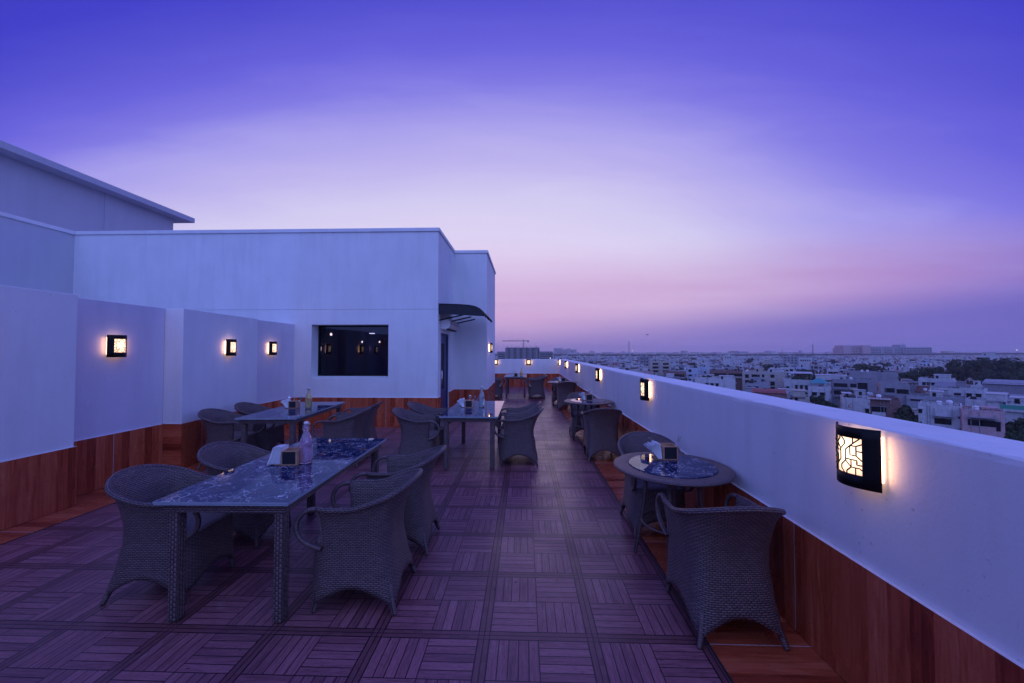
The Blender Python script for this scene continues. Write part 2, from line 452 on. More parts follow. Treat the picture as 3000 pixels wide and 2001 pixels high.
# ---- zig-zag screen walls on the left
def screen(label, segs, clads, group='low screen walls on the left', paint='white'):
    t = thing('screen_wall', label, 'wall', (segs[0][0], segs[0][2], 0), 0, group)
    mb = MB()
    for (x0, x1, y0, y1) in segs: mb.box(x0, x1, y0, y1, -.02, 2.27)
    par(mb.build('wall', MT[paint], bevel=.006), t)
    for c in clads: par(clad(*c).build('tile_cladding', [MT['tile'], MT['white']]), t)
    return t
screen('nearest white screen wall at the left picture edge, its lamp only seen as a glow',
       [(-5.6, -4.85, -3.2, 4.10)], [(-4.849, -4.827, -3.2, 4.10, .63, False, .47), (-5.13, -4.827, 4.101, 4.116, .63, True)])
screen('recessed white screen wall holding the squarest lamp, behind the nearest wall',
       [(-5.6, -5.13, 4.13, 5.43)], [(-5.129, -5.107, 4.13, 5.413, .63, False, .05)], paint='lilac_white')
t = thing('screen_wall', 'slanted white screen wall beside the back left table, standing forward of its neighbours', 'wall', (-4.9, 5.44, 0), 0, 'low screen walls on the left')
mb = MB()
Q = [(-5.6, 5.435), (-4.862, 5.435), (-4.99, 7.18), (-5.6, 7.18)]
mb.v += [(x, y, -.02) for x, y in Q]+[(x, y, 2.265) for x, y in Q]
for i in range(4): j = (i+1) % 4; mb.face((i, j, j+4, i+4))
mb.face((4, 5, 6, 7))
par(mb.build('wall', MT['white'], bevel=.006), t)
c = clad(-5.112, -4.846, 5.419, 5.434, .63, True, 4.0); o = c.build('tile_cladding', [MT['tile'], MT['white']]); par(o, t)
for l in o.data.uv_layers[0].data: l.uv = (l.uv[1]*1.0+.15, l.uv[0])       # planks lie level on the end face
mb = MB()
P = [(-4.846, 5.435), (-4.974, 7.18), (-4.99, 7.18), (-4.862, 5.435)]
mb.v += [(x, y, .001) for x, y in P]+[(x, y, .63) for x, y in P]
for f in ((4, 5, 6, 7), (0, 1, 5, 4), (1, 2, 6, 5), (2, 3, 7, 6), (3, 0, 4, 7)): mb.face(f, [(mb.v[i][1]+.2, mb.v[i][2]) for i in f])
par(mb.build('tile_cladding', [MT['tile'], MT['white']]), t)
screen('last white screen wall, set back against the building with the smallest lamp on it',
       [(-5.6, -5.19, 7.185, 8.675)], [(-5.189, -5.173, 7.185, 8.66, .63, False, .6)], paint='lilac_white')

# ---- white rooftop building
FY, GX, HY, IX, TOP = 8.68, -1.93, 10.66, -1.03, 4.345
bd = thing('rooftop_building', 'white flat-roofed rooftop building with a wide dark window and a canopy over its door', 'building', (-6, 9.5, 0))
wx0, wx1, wz0, wz1 = -4.795, -3.045, 1.05, 2.26
mb = MB()
mb.box(-10.4, wx0, FY, 8.98, -.02, 2.594, skip='r'); mb.box(wx1, GX, FY, 8.98, -.02, 2.594, skip='l')
mb.box(wx0, wx1, FY, 8.98, -.02, wz0, skip='lrt'); mb.box(wx0, wx1, FY, 8.98, wz1, 2.594, skip='lr')
mb.quad((wx0, FY, wz0), (wx1, FY, wz0), (wx1, 8.98, wz0+.04), (wx0, 8.98, wz0+.04))
mb.quad((wx0, FY, wz0), (wx0, 8.98, wz0), (wx0, 8.98, wz1), (wx0, FY, wz1)); mb.quad((wx1, 8.98, wz0), (wx1, FY, wz0), (wx1, FY, wz1), (wx1, 8.98, wz1))
mb.box(-10.4, GX, FY, 8.98, 2.606, TOP)
mb.box(-10.4, GX-.012, FY+.012, 8.97, 2.594, 2.606, skip='tb')
# return wall with the door opening
mb.box(GX-.17, GX, 8.98, 9.95, 2.09, TOP, skip='f'); mb.box(GX-.17, GX, 9.95, HY, -.02, TOP, skip='k')
mb.box(-6.3, IX, HY, 13.6, -.02, TOP)
par(mb.build('wall', MT['white']), bd)
mb = MB()
mb.box(-10.43, GX+.03, FY-.03, 9.06, TOP+.003, 4.43); mb.box(GX-.22, GX+.03, 9.06, HY-.03, TOP+.003, 4.43)
mb.box(-6.3, IX+.03, HY-.03, HY+.35, TOP+.003, 4.43); mb.box(IX-.3, IX+.03, HY+.35, 13.63, TOP+.003, 4.43)
par(mb.build('coping', MT['white'], bevel=.008), bd)
par(clad(-5.15, GX+.001, FY-.022, FY-.001, .63, True, .68).build('tile_cladding', [MT['tile'], MT['white']]), bd)
par(clad(GX+.001, GX+.016, FY-.016, 8.98, .63, False, .3).build('tile_cladding', [MT['tile'], MT['white']]), bd)
par(clad(GX+.001, GX+.016, 9.95, HY-.02, .63, False, .3).build('tile_cladding', [MT['tile'], MT['white']]), bd)
par(clad(GX+.017, IX+.001, HY-.016, HY-.001, .63, True, .55).build('tile_cladding', [MT['tile'], MT['white']]), bd)
par(clad(IX+.001, IX+.016, HY-.016, 13.6, .63, False, .3).build('tile_cladding', [MT['tile'], MT['white']]), bd)
# window: frame and pane; room behind
w = MB()
for a in ((wx0, wx0+.035, wz0+.04, wz1), (wx1-.035, wx1, wz0+.04, wz1), (wx0+.035, wx1-.035, wz0+.04, wz0+.075), (wx0+.035, wx1-.035, wz1-.035, wz1)):
    w.box(a[0]+.001, a[1]-.001, 8.972, 9.02, a[2]+.001, a[3]-.001)
wf = w.build('window', MT['black']); par(wf, bd)
w = MB(); w.quad((wx0+.03, 8.995, wz0+.07), (wx1-.03, 8.995, wz0+.07), (wx1-.03, 8.995, wz1-.03), (wx0+.03, 8.995, wz1-.03))
w.build('pane', MT['pane'], wf)
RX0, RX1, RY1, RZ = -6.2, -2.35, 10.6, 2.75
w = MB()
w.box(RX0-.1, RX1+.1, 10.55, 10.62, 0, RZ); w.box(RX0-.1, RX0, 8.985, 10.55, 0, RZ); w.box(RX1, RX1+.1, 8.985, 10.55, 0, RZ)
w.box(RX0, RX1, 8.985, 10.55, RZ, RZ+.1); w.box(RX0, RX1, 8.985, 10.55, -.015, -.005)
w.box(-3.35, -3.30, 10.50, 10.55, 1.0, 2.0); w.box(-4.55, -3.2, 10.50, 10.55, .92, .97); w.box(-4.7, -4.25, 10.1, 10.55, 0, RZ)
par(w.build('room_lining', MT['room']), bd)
# door in the return wall
d = MB(); d.box(GX-.09, GX-.05, 9.0, 9.94, .005, 2.085); dr = d.build('door', MT['navy_door']); par(dr, bd)
d = MB()
d.box(GX-.052, GX-.02, 8.984, 9.03, .004, 2.088); d.box(GX-.052, GX-.02, 9.90, 9.945, .004, 2.088); d.box(GX-.052, GX-.02, 9.03, 9.90, 2.04, 2.088)
d.build('frame', MT['navy'], dr)
d = MB(); d.box(GX-.052, GX-.046, 9.30, 9.62, .75, 1.85); d.build('pane', MT['black'], dr)
d = MB(); d.tube([(GX-.05, 9.14, .85), (GX-.005, 9.14, .87), (GX-.005, 9.14, 1.2), (GX-.05, 9.14, 1.22)], .011, 8); d.build('handle', MT['steel'], dr)
# canopy over the door
cn = MB()
prof = [(-1.925, 2.725), (-1.7, 2.715), (-1.45, 2.705), (-1.25, 2.69), (-1.12, 2.665), (-1.02, 2.62), (-.95, 2.56), (-.90, 2.50), (-.86, 2.45)]
n = 34
rows = []
for i in range(n+1):
    y = 8.72+1.6*i/n; rip = .007*math.sin(i*PI)*0+.006*(1 if i % 2 else -1)
    rows.append([(x, y, z+rip) for x, z in prof])
cn.grid(rows, smooth=False, flip=True)
o = cn.build('canopy', MT['sheet']); par(o, bd)
so = o.modifiers.new('thick', 'SOLIDIFY'); so.thickness = .012
c2 = MB()
for y in (8.78, 9.5, 10.22):
    c2.tube([(x, y, z-.03) for x, z in prof], .016, 6); c2.tube([(-1.92, y, 2.36), (-1.30, y, 2.50)], .016, 6)
for x, z in ((-1.7, 2.68), (-1.3, 2.655), (-.98, 2.56)): c2.tube([(x, 8.74, z), (x, 10.28, z)], .012, 6)
c2.build('bracket', MT['black'], o)
c2 = MB(); c2.v += [(-1.924, 8.726, 2.50), (-1.924, 8.726, 2.71)]+[(x, 8.726, z-.012) for x, z in prof[1:]]
c2.face(range(len(c2.v))); c2.build('side_panel', MT['sheet'], o)

# wall-mounted air unit above the door
ac = thing('air_unit', 'off-white wall-mounted air unit above the blue door, under the canopy', 'air conditioner', (GX, 9.6, 2.18))
a = MB()
pf = [(0, 0), (.11, -.005), (.19, .05), (.205, .12), (.185, .20), (.12, .235), (0, .235)]
rows = [[(x, y, z) for x, z in pf] for y in (-.62, .62)]
a.grid(rows, smooth=False)
a.face(range(7)); a.face([13, 12, 11, 10, 9, 8, 7])
a.build('casing', MT['plastic'], ac, bevel=.012)
a = MB(); a.box(.08, .15, -.58, .58, -.012, .012); a.build('outlet_grille', MT['black'], ac)
a = MB(); a.box(.196, .212, -.60, .60, .125, .131); a.build('trim_line', MT['black'], ac)
ac.location.x += .003

# taller wings at the left
lw = thing('side_wing', 'white side wing meeting the rooftop building in a corner, thin coping on top', 'building', (-10.4, 5, 0))
mb = MB(); mb.box(-12.2, -10.403, 2, 12, -.02, TOP); par(mb.build('wall', MT['grey_white']), lw)
mb = MB(); mb.box(-10.75, -10.37, 1.97, FY-.033, TOP+.003, 4.43); par(mb.build('coping', MT['white'], bevel=.008), lw)
tw = thing('stair_tower', 'tallest grey block at the far left with an overhanging roof slab', 'building', (-13, 8, 0))
mb = MB()
KX = -12.42
mb.box(-20, KX, 2, 13.35, -.02, 6.33, skip='r')
# framed face: sunk panel between raised strips
mb.box(KX-.001, KX+.03, 2, 7.6, -.02, 6.33); mb.box(KX-.001, KX+.03, 11.1, 13.35, -.02, 6.33); mb.box(KX-.002, KX+.016, 7.6, 11.1, -.02, 5.15)
mb.quad((KX, 7.6, 5.15), (KX, 11.1, 5.15), (KX, 11.1, 6.33), (KX, 7.6, 6.33))
par(mb.build('wall', MT['grey_white']), tw)
mb = MB(); mb.box(-20.3, -12.0, 1.7, 13.8, 6.333, 6.50); par(mb.build('roof', MT['grey_white'], bevel=.006), tw)

# unseen block added behind the viewer to shade the near floor
sb = thing('added_shade_block', 'unseen block added behind the viewer to shade the near floor', 'building', (-2, -3.6, 0))
mb = MB(); mb.box(-5.59, 1.6, -5.2, -3.25, -.02, 2.7); par(mb.build('wall', MT['grey_white']), sb)
mb = MB(); mb.box(-1.6, -.6, -3.249, -3.21, .005, 2.1); par(mb.build('door', MT['navy_door']), sb)  # door slab on the added block
# ================================================================== WALL LAMPS
def make_wall_lamp():
    """faces +X, back plate on x=0, centre height 0"""
    t = thing('wall_lamp', 'lamp', 'wall lamp')
    b = MB(); b.box(0, .012, -.06, .06, -.09, .09); b.build('back_plate', MT['black'], t)
    W, Hh, N = .122, .138, 16
    def sh(y): return .042+.072*(1-(y/W)**2)
    wy, wz0_, wz1_ = .074, -.078, .088
    ys = sorted(set([-W+2*W*i/N for i in range(N+1)]+[-wy, wy])); zs = [-Hh, wz0_, wz1_, Hh]
    g = MB(); idx = {}
    for i, y in enumerate(ys):
        for k, z in enumerate(zs): idx[i, k] = len(g.v); g.v.append((sh(y), y, z))
    for i in range(len(ys)-1):
        for k in range(3):
            if k == 1 and ys[i] >= -wy-1e-6 and ys[i+1] <= wy+1e-6: continue
            g.face((idx[i, k], idx[i+1, k], idx[i+1, k+1], idx[i, k+1]), None, 0, True)
    for yy in (-.05, .05):
        pass
    sh_o = g.build('shade', MT['black'], t)
    so = sh_o.modifiers.new('thick', 'SOLIDIFY'); so.thickness = .004; so.offset = -1
    arm = MB()
    arm.box(.011, .085, -.006, .006, -.112, -.104)
    arm.build('bracket', MT['black'], t)
    # pierced geometric screen
    half = [[(-.18,-.3),(-.18,.3),(-.5,.62),(-.9,.62),(-1,.72)], [(.18,.3),(.9,1)], [(-.18,.3),(.12,.6),(.12,.8),(-.1,1)], [(.45,.57),(.45,.05),(.75,.05),(.75,.3),(1,.3)],
            [(.75,.05),(1,-.2)], [(.45,.57),(.75,.57),(.75,.3)], [(-.5,.62),(-.5,.2),(-.78,.2),(-.78,.45),(-1,.45)], [(-.5,.62),(-.25,.87),(-.25,1)], [(.6,1),(.6,.72)], [(.75,.57),(1,.72)], [(-.5,.2),(-.18,.2)], [(-.72,1),(-.72,.62)]]
    pl = half+[[(-a, -b2) for a, b2 in l] for l in half]
    gr = MB()
    zc, zh = (wz0_+wz1_)/2, (wz1_-wz0_)/2
    for line in pl:
        pts = []
        for (a, b2), (c3, d2) in zip(line, line[1:]):
            for q in range(3): f = q/3; pts.append((a+(c3-a)*f, b2+(d2-b2)*f))
        pts.append(line[-1])
        gr.tube([(sh(u*wy)-.001, u*wy, zc+v*zh) for u, v in pts], .0032, 4, cap=False)
    gr.build('screen', MT['black'], t)
    df = MB(); nn = 14; rows = []
    for z in (-.10, -.06, 0, .06, .105):
        rows.append([(.013, -.099, z), (.034, -.099, z), (.046, -.098, z)]+[(sh(-.096+.192*i/nn)-.013, -.096+.192*i/nn, z) for i in range(nn+1)]+[(.046, .098, z), (.034, .099, z), (.013, .099, z)])
    df.grid(rows, smooth=True)
    df.build('diffuser', MT['lamp'], t)
    return t
lamp0 = make_wall_lamp()
lamp_used = [False]
def wall_lamp(x, y, z, ang, label, group='lit wall lamps along the terrace', sc=1.0):
    o = lamp0 if not lamp_used[0] else copy_tree(lamp0)
    lamp_used[0] = True
    o.location = (x, y, z); o.rotation_euler = (0, 0, ang); o.scale = (sc, sc, sc)
    tag(o, label, 'wall lamp', group)
wall_lamp(-4.849, 3.10, 1.73, 0, 'lit lamp just outside the left picture edge, seen only by its glow')
wall_lamp(-5.129, 4.74, 1.72, 0, 'square lit black lamp on the recessed screen wall, largest on the left')
wall_lamp(-4.932, 6.38, 1.72, math.atan2(.128, 1.745), 'lit black lamp on the slanted screen wall, middle one of the left side')
wall_lamp(-5.189, 7.86, 1.72, 0, 'lit black lamp on the last screen wall, beside the dark window')
wall_lamp(IX+.001, 11.25, 1.76, 0, 'lit lamp seen edge-on at the outer corner of the white building')
wall_lamp(-1.36, YB-.001, 1.160, -PI/2, 'lit lamp on the far end wall, close to the building corner')
wall_lamp(.19, YB-.001, 1.160, -PI/2, 'lit lamp in the middle of the far end wall, above the last dining table')
for (yy, tx) in ((18.1, 'smallest lit lamp on the long parapet, in the far corner'), (14.95, 'second lit parapet lamp counted from the far corner'),
                 (11.8, 'third lit parapet lamp from the far corner, above the farthest round table'), (8.47, 'lit parapet lamp above the middle round table'),
                 (5.20, 'second largest lit parapet lamp, its screen pattern seen at a slant'), (1.93, 'largest lit wall lamp, at the near right end of the parapet')):
    wall_lamp(XW-.001, yy, 1.160, PI, tx)
lamp0.name = 'wall_lamp'

# lights inside the dining room behind the window
for i, (px, py, Y, lab) in enumerate([(1038, 971.7, 10.2, 'thin white ceiling light behind the window, upper one'), (1090, 978, 10.2, 'thin white ceiling light behind the window, lower right one')]):
    p = at_y(px, py, Y); t = thing('ceiling_light', lab, 'ceiling light', p, 0, 'white ceiling lights in the dining room')
    b = MB(); b.box(-.055, .055, -.05, .05, 0, .02); b.build('diffuser', MT['led'], t)
    b = MB(); b.box(-.006, .006, -.006, .006, .02, RZ-p.z); b.build('rod', MT['black'], t)
for px, py, Y, r, lab in [(970, 980, 9.8, .030, 'largest warm hanging bulb behind the window, at its left'), (1061, 1002, 10.1, .020, 'warm hanging bulb behind the middle of the window'),
                       (1112, 1002, 10.1, .020, 'warm hanging bulb beside the striped lampshade indoors'), (1014, 1015.5, 10.3, .015, 'tiny warm hanging bulb, lowest behind the window')]:
    p = at_y(px, py, Y); t = thing('hanging_bulb', lab, 'hanging bulb', p, 0, 'hanging bulbs in the dining room')
    b = MB(); b.lathe([(.002, -r), (r*.7, -r*.7), (r, 0), (r*.7, r*.8), (r*.35, r*1.3)], 10); b.build('bulb', MT['bulb'], t)
    b = MB(); b.tube([(0, 0, r*1.3), (0, 0, RZ-p.z)], .004, 5); b.build('cord', MT['black'], t)
p = at_y(1123, 1003, 10.15); t = thing('pendant_shade', 'striped conical lampshade hanging at the right of the window', 'lampshade', p)
b = MB(); nn = 24
b.grid([[(r*math.cos(2*PI*j/nn), r*math.sin(2*PI*j/nn), z) for j in range(nn)] for r, z in ((.10, -.09), (.055, .07))], closed=True, smooth=False)
o = b.build('shade', plain('rust_cloth', lin(.25, .09, .06), .8), t)
b = MB(); b.tube([(0, 0, .06), (0, 0, RZ-p.z)], .004, 5); b.build('cord', MT['black'], t)
for i, (px, lab) in enumerate([(941, 'wall lamp copy standing in for a reflection at the left edge of the window'), (1043, 'wall lamp copy standing in for a reflection in the middle of the window'), (1074, 'wall lamp copy standing in for a reflection, right of its twin')]):  # lamp copies behind the pane, standing in for terrace lamps mirrored in it
    p = at_y(px, 1022, 10.55); wall_lamp(p.x, 10.549, p.z, -PI/2, lab, 'wall lamp copies standing in for window reflections', .7)
# ================================================================== FURNITURE
def interp(keys, z):
    if z <= keys[0][0]: return keys[0][1:]
    for (a, *va), (b, *vb) in zip(keys, keys[1:]):
        if z <= b:
            f = (z-a)/(b-a); f = f*f*(3-2*f)*.5+f*.5
            return [x+(y-x)*f for x, y in zip(va, vb)]
    return keys[-1][1:]
#        z    front  back  half-width  squareness
PLAN = [(.00, .292, .306, .272, 6.0), (.12, .298, .272, .256, 5.4), (.26, .302, .240, .242, 4.8), (.40, .292, .216, .236, 4.2),
        (.50, .285, .218, .244, 3.8), (.58, .285, .240, .257, 3.4), (.66, .285, .270, .276, 3.0), (.75, .285, .322, .312, 2.75), (.83, .285, .372, .342, 2.6)]
def plan_pt(th, z):
    f, b, w, n = interp(PLAN, z)
    c, s_ = math.cos(th), math.sin(th)
    nn = 4.5 if c > 0 else n
    a = f if c > 0 else b
    r = (abs(c/a)**nn+abs(s_/w)**nn)**(-1/nn)
    return r*c, r*s_
def rim_z(th):
    a = abs(math.degrees(th)-180)
    q = min(1, max(0, (a-4)/96)); q = q*q*(3-2*q)
    return .655+.142*(1-q)
SEAT_Z = .435
def make_chair():
    t = thing('wicker_chair', 'chair', 'chair')
    NC = 120
    ths = [2*PI*i/NC for i in range(NC)]
    corner = [math.atan2(.246, .285), PI-math.atan2(.246, .27)]
    corner += [2*PI-corner[1], 2*PI-corner[0]]
    def arch(th):
        cs = [corner[3]-2*PI]+corner+[corner[0]+2*PI]
        for a, b in zip(cs, cs[1:]):
            if a <= th <= b:
                s_ = abs((th-a)/(b-a)*2-1)
                return .165-.118*s_**2.1
    mb = MB()
    NB = 9
    U = lambda th: th*.26
    rows = []
    for k in range(NB+1):
        row = []
        for th in ths:
            z0 = arch(th); z = z0+(SEAT_Z-z0)*k/NB
            row.append((*plan_pt(th, z), z))
        rows.append(row)
    mb.grid(rows, closed=True, UV=lambda i, j: (U(2*PI*j/NC), rows[i][j % NC][2]))
    th0 = R(48); NU = 88; NR = 12
    uth = [th0+(2*PI-2*th0)*j/NU for j in range(NU+1)]
    rows2 = []
    for k in range(NR+1):
        row = []
        for th in uth:
            zt = rim_z(th); z = SEAT_Z+(zt-SEAT_Z)*k/NR
            row.append((*plan_pt(th, z), z))
        rows2.append(row)
    mb.grid(rows2, UV=lambda i, j: (U(uth[j]), rows2[i][j][2]))
    sh = mb.build('woven_shell', MT['weave'], t)
    wd = sh.modifiers.new('weld', 'WELD'); wd.merge_threshold = .0008
    so = sh.modifiers.new('thick', 'SOLIDIFY'); so.thickness = .016; so.offset = -1
    # seat
    st = MB(); rows = []
    for k, q in enumerate((.02, .3, .6, .85, .96, 1.0)):
        rows.append([(plan_pt(th, SEAT_Z)[0]*q*.985, plan_pt(th, SEAT_Z)[1]*q*.985, SEAT_Z+(.016 if q < .9 else .012 if q < .98 else -.004)-.012*(1-q)) for th in ths[::2]])
    st.grid(rows, closed=True, flip=False, UV=lambda i, j: (rows[i][j % 60][0], rows[i][j % 60][1]))
    st.face([j for j in range(60)], [(p[0], p[1]) for p in rows[0]])
    st.build('seat', MT['seat_weave'], t)
    # braided rim
    rp = []
    for th in uth:
        z = rim_z(th); x, y = plan_pt(th, z); rp.append((x, y, z+.004))
    rm = MB(); rm.tube(rp, .0165, 8, uvs=1.0); rm.build('rim', MT['weave_band'], t)
    # front edge binding of the side panels
    # arm loops
    for sgn in (1, -1):
        P0 = Vector(rp[0] if sgn > 0 else rp[-1])
        y = P0.y
        ctrl = [P0, Vector((P0.x+.045, y, .655)), Vector((P0.x+.095, y*.995, .628)), Vector((P0.x+.128, y*.985, .58)), Vector((P0.x+.133, y*.98, .525)),
                Vector((P0.x+.11, y*.975, .475)), Vector((P0.x+.07, y*.965, .442)), Vector((P0.x+.025, y*.95, .42)), Vector((P0.x-.02, y*.935, .405))]
        pts = []
        for i in range(len(ctrl)-1):
            p0, p1, p2, p3 = ctrl[max(i-1, 0)], ctrl[i], ctrl[i+1], ctrl[min(i+2, len(ctrl)-1)]
            for q in range(4):
                f = q/4
                pts.append(.5*((2*p1)+(p2-p0)*f+(2*p0-5*p1+4*p2-p3)*f*f+(3*p1-p0-3*p2+p3)*f**3))
        pts.append(ctrl[-1])
        a = MB(); a.tube(pts, .0155, 9); a.build('arm', MT['weave_wrap'], t)
        ed = MB(); ed.tube([(*plan_pt(th0 if sgn > 0 else 2*PI-th0, z), z) for z in [.41+.25*i/8 for i in range(9)]], .0105, 7)
        ed.build('edge_binding', MT['weave_wrap'], t)
    for sx in (1, -1):
        for sy in (1, -1):
            ct = corner[0 if sx > 0 else 1]; ct = ct if sy > 0 else -ct
            l = MB(); lp = []
            for z, q in ((.19, .93), (.14, .945), (.09, .955), (.05, .965), (.012, .985), (0, .985)):
                px_, py_ = plan_pt(ct, z); lp.append((px_*q, py_*q, z))
            l.tube(lp, [.021, .0205, .0195, .018, .016, .012], 9)
            l.build('leg', MT['weave_wrap'], t)
    return t
chair0 = make_chair(); chair_used = [False]
def chair(x, y, deg, label, group):
    o = chair0 if not chair_used[0] else copy_tree(chair0)
    chair_used[0] = True
    o.location = (x, y, .001); o.rotation_euler = (0, 0, R(deg)); tag(o, label, 'chair', group)
G1, G2, G3, G4, G5 = ('chairs round the nearest rectangular table', 'chairs round the back left table', 'chairs round the middle rectangular table', 'chairs round the farthest rectangular table', 'chairs at the round tables')
chair(-2.49, 2.76, 1, 'wicker armchair on the left of the nearest table, closest to the viewer', G1)
chair(-2.50, 3.50, -2, 'wicker armchair on the left of the nearest table, half hidden behind its neighbour', G1)
chair(-1.085, 2.71, 181, 'large wicker armchair seen from its side at the right of the nearest table', G1)
chair(-1.06, 3.43, 181, 'wicker armchair on the right of the nearest table, behind the larger front one', G1)
chair(-4.30, 5.62, 3, 'wicker armchair at the back left table, nearest the slanted screen wall', G2)
chair(-4.33, 6.35, 3, 'wicker armchair at the back left table, farther one on the wall side', G2)
chair(-2.67, 5.78, 184, 'wicker armchair on the right of the back left table, behind the pink bottle', G2)
chair(-2.76, 6.50, 184, 'farther wicker armchair on the right of the back left table, against the tiled wall', G2)
chair(-1.58, 5.80, 2, 'front wicker armchair on the left of the middle table', G3)
chair(-1.57, 6.50, 0, 'rear wicker armchair on the left of the middle table, its rim above the front one', G3)
chair(-.085, 5.93, 181, 'front wicker armchair on the right of the middle table, standing in the walkway', G3)
chair(-.09, 6.58, 179, 'rear wicker armchair on the right of the middle table, nearly hidden', G3)
chair(-1.12, 14.02, 0, 'front chair left of the farthest rectangular table, cut by the building corner', G4)
chair(-1.12, 14.68, 0, 'rear chair left of the farthest rectangular table, only its rim showing', G4)
chair(.45, 14.02, 180, 'front chair right of the farthest rectangular table', G4)
chair(.43, 14.66, 180, 'rear chair right of the farthest rectangular table, only its rim showing', G4)
chair(1.205, 2.525, 91, 'nearest wicker armchair by the parapet, its broad woven back to the viewer', G5)
chair(1.215, 3.82, 268, 'wicker armchair facing the viewer behind the nearest round table', G5)
chair(1.20, 6.25, 91, 'wicker armchair with its back to the viewer at the middle round table', G5)
chair(1.15, 7.85, 268, 'wicker armchair behind the middle round table, under the parapet lamp', G5)
chair(1.19, 11.40, 91, 'wicker armchair with its back to the viewer at the farthest round table', G5)
chair(1.12, 12.62, 268, 'wicker armchair behind the farthest round table, only its curved rim visible', G5)
chair0.name = 'wicker_chair'

# ---- rectangular tables
def make_table(L=1.74, W=.82):
    t = thing('dining_table', 'table', 'table')
    b = MB(); b.box(-W/2, W/2, -L/2, L/2, .738, .750, 1, skip='t'); b.quad((-W/2, -L/2, .750), (W/2, -L/2, .750), (W/2, L/2, .750), (-W/2, L/2, .750)); b.build('tabletop', [MT['marble'], MT['glass_edge']], t)
    b = MB(); b.box(-W/2+.002, W/2-.002, -L/2+.002, L/2-.002, .7275, .7365); b.build('glass_underlay', MT['glass_edge'], t)
    b = MB(); i = .035
    x0, x1, y0, y1 = -W/2+i, W/2-i, -L/2+i, L/2-i
    for a in ((x0, x1, y0, y0+.04), (x0, x1, y1-.04, y1), (x0, x0+.04, y0+.041, y1-.041), (x1-.04, x1, y0+.041, y1-.041)):
        b.box(*a, .668, .727)
    b.build('apron', MT['weave_band'], t, bevel=.01)
    for sx in (-1, 1):
        for sy in (-1, 1):
            cx, cy = sx*(W/2-.085), sy*(L/2-.085)
            l = MB(); q = .0325
            P = [[(cx+dx*q*k, cy+dy*q*k, z) for dx, dy in ((-1, -.75), (-.75, -1), (.75, -1), (1, -.75), (1, .75), (.75, 1), (-.75, 1), (-1, .75))] for z, k in ((.0, .8), (.012, 1), (.667, 1))]
            l.grid(P, closed=True, smooth=False, UV=lambda i_, j: (P[i_][0][2], j*.035))
            l.face(range(16, 24))
            l.build('leg', MT['weave_band'], t)
    return t
tb0 = make_table(); tabs = []
for k, (x, y, dg, lab) in enumerate([(-1.835, 3.185, .8, 'nearest rectangular table with a glossy dark marble top and the pink bottle'), (-3.575, 6.10, 4.2, 'back left rectangular marble table with a yellow bottle beside the screen walls'),
                         (-.78, 6.32, 0, 'middle rectangular marble table carrying the blue bottle'), (-.33, 14.98, 0, 'farthest rectangular table, its top a bright sliver before the end wall')]):
    o = tb0 if k == 0 else copy_tree(tb0)
    o.location = (x, y, .001); o.rotation_euler = (0, 0, R(dg)); tag(o, lab, 'table', 'rectangular dining tables'); tabs.append(o)
tb0.name = 'dining_table'

# ---- round tables
def make_round():
    t = thing('round_table', 'table', 'table')
    b = MB(); nn = 64
    prof = [(.325, .742), (.335, .7485), (.415, .7485), (.436, .7455), (.446, .738), (.446, .730), (.436, .7225), (.41, .719), (.05, .719)]
    P = [[(r*math.cos(2*PI*j/nn), r*math.sin(2*PI*j/nn), z) for j in range(nn)] for r, z in prof]
    vv = [0]
    for (r0, z0), (r1, z1) in zip(prof, prof[1:]): vv.append(vv[-1]+math.hypot(r1-r0, z1-z0))
    b.grid(P, closed=True, flip=True, UV=lambda i, j: (2*PI*.4*j/nn, vv[i]))
    b.build('woven_ring', MT['weave'], t)
    b = MB(); P = [[(r*math.cos(2*PI*j/nn), r*math.sin(2*PI*j/nn), z) for j in range(nn)] for r, z in ((.327, .735), (.327, .751), (.324, .754))]
    b.grid(P, closed=True, smooth=False); b.face(range(2*nn, 3*nn)); b.build('marble_inset', MT['marble'], t)
    for k in range(4):
        a = PI/4+k*PI/2
        l = MB(); l.tube([(.19*math.cos(a), .19*math.sin(a), .70), (.205*math.cos(a), .205*math.sin(a), .5), (.25*math.cos(a), .25*math.sin(a), .2), (.285*math.cos(a), .285*math.sin(a), .01), (.285*math.cos(a), .285*math.sin(a), 0)], [.017, .017, .016, .016, .012], 9)
        l.build('leg', MT['weave_wrap'], t)
    b = MB(); b.tube([(.228*math.cos(2*PI*j/32), .228*math.sin(2*PI*j/32), .30) for j in range(33)], .009, 6, cap=False); b.build('stretcher_ring', MT['weave_wrap'], t)
    return t
rt0 = make_round()
for k, (x, y, lab) in enumerate([(1.165, 3.18, 'nearest round wicker table by the parapet with a marble inset'), (1.17, 7.28, 'middle round wicker table by the parapet'), (1.12, 11.85, 'farthest round wicker table, its top seen almost edge-on')]):
    o = rt0 if k == 0 else copy_tree(rt0)
    o.location = (x, y, .001); o.rotation_euler = (0, 0, R(20)); tag(o, lab, 'table', 'round tables along the parapet')
rt0.name = 'round_table'

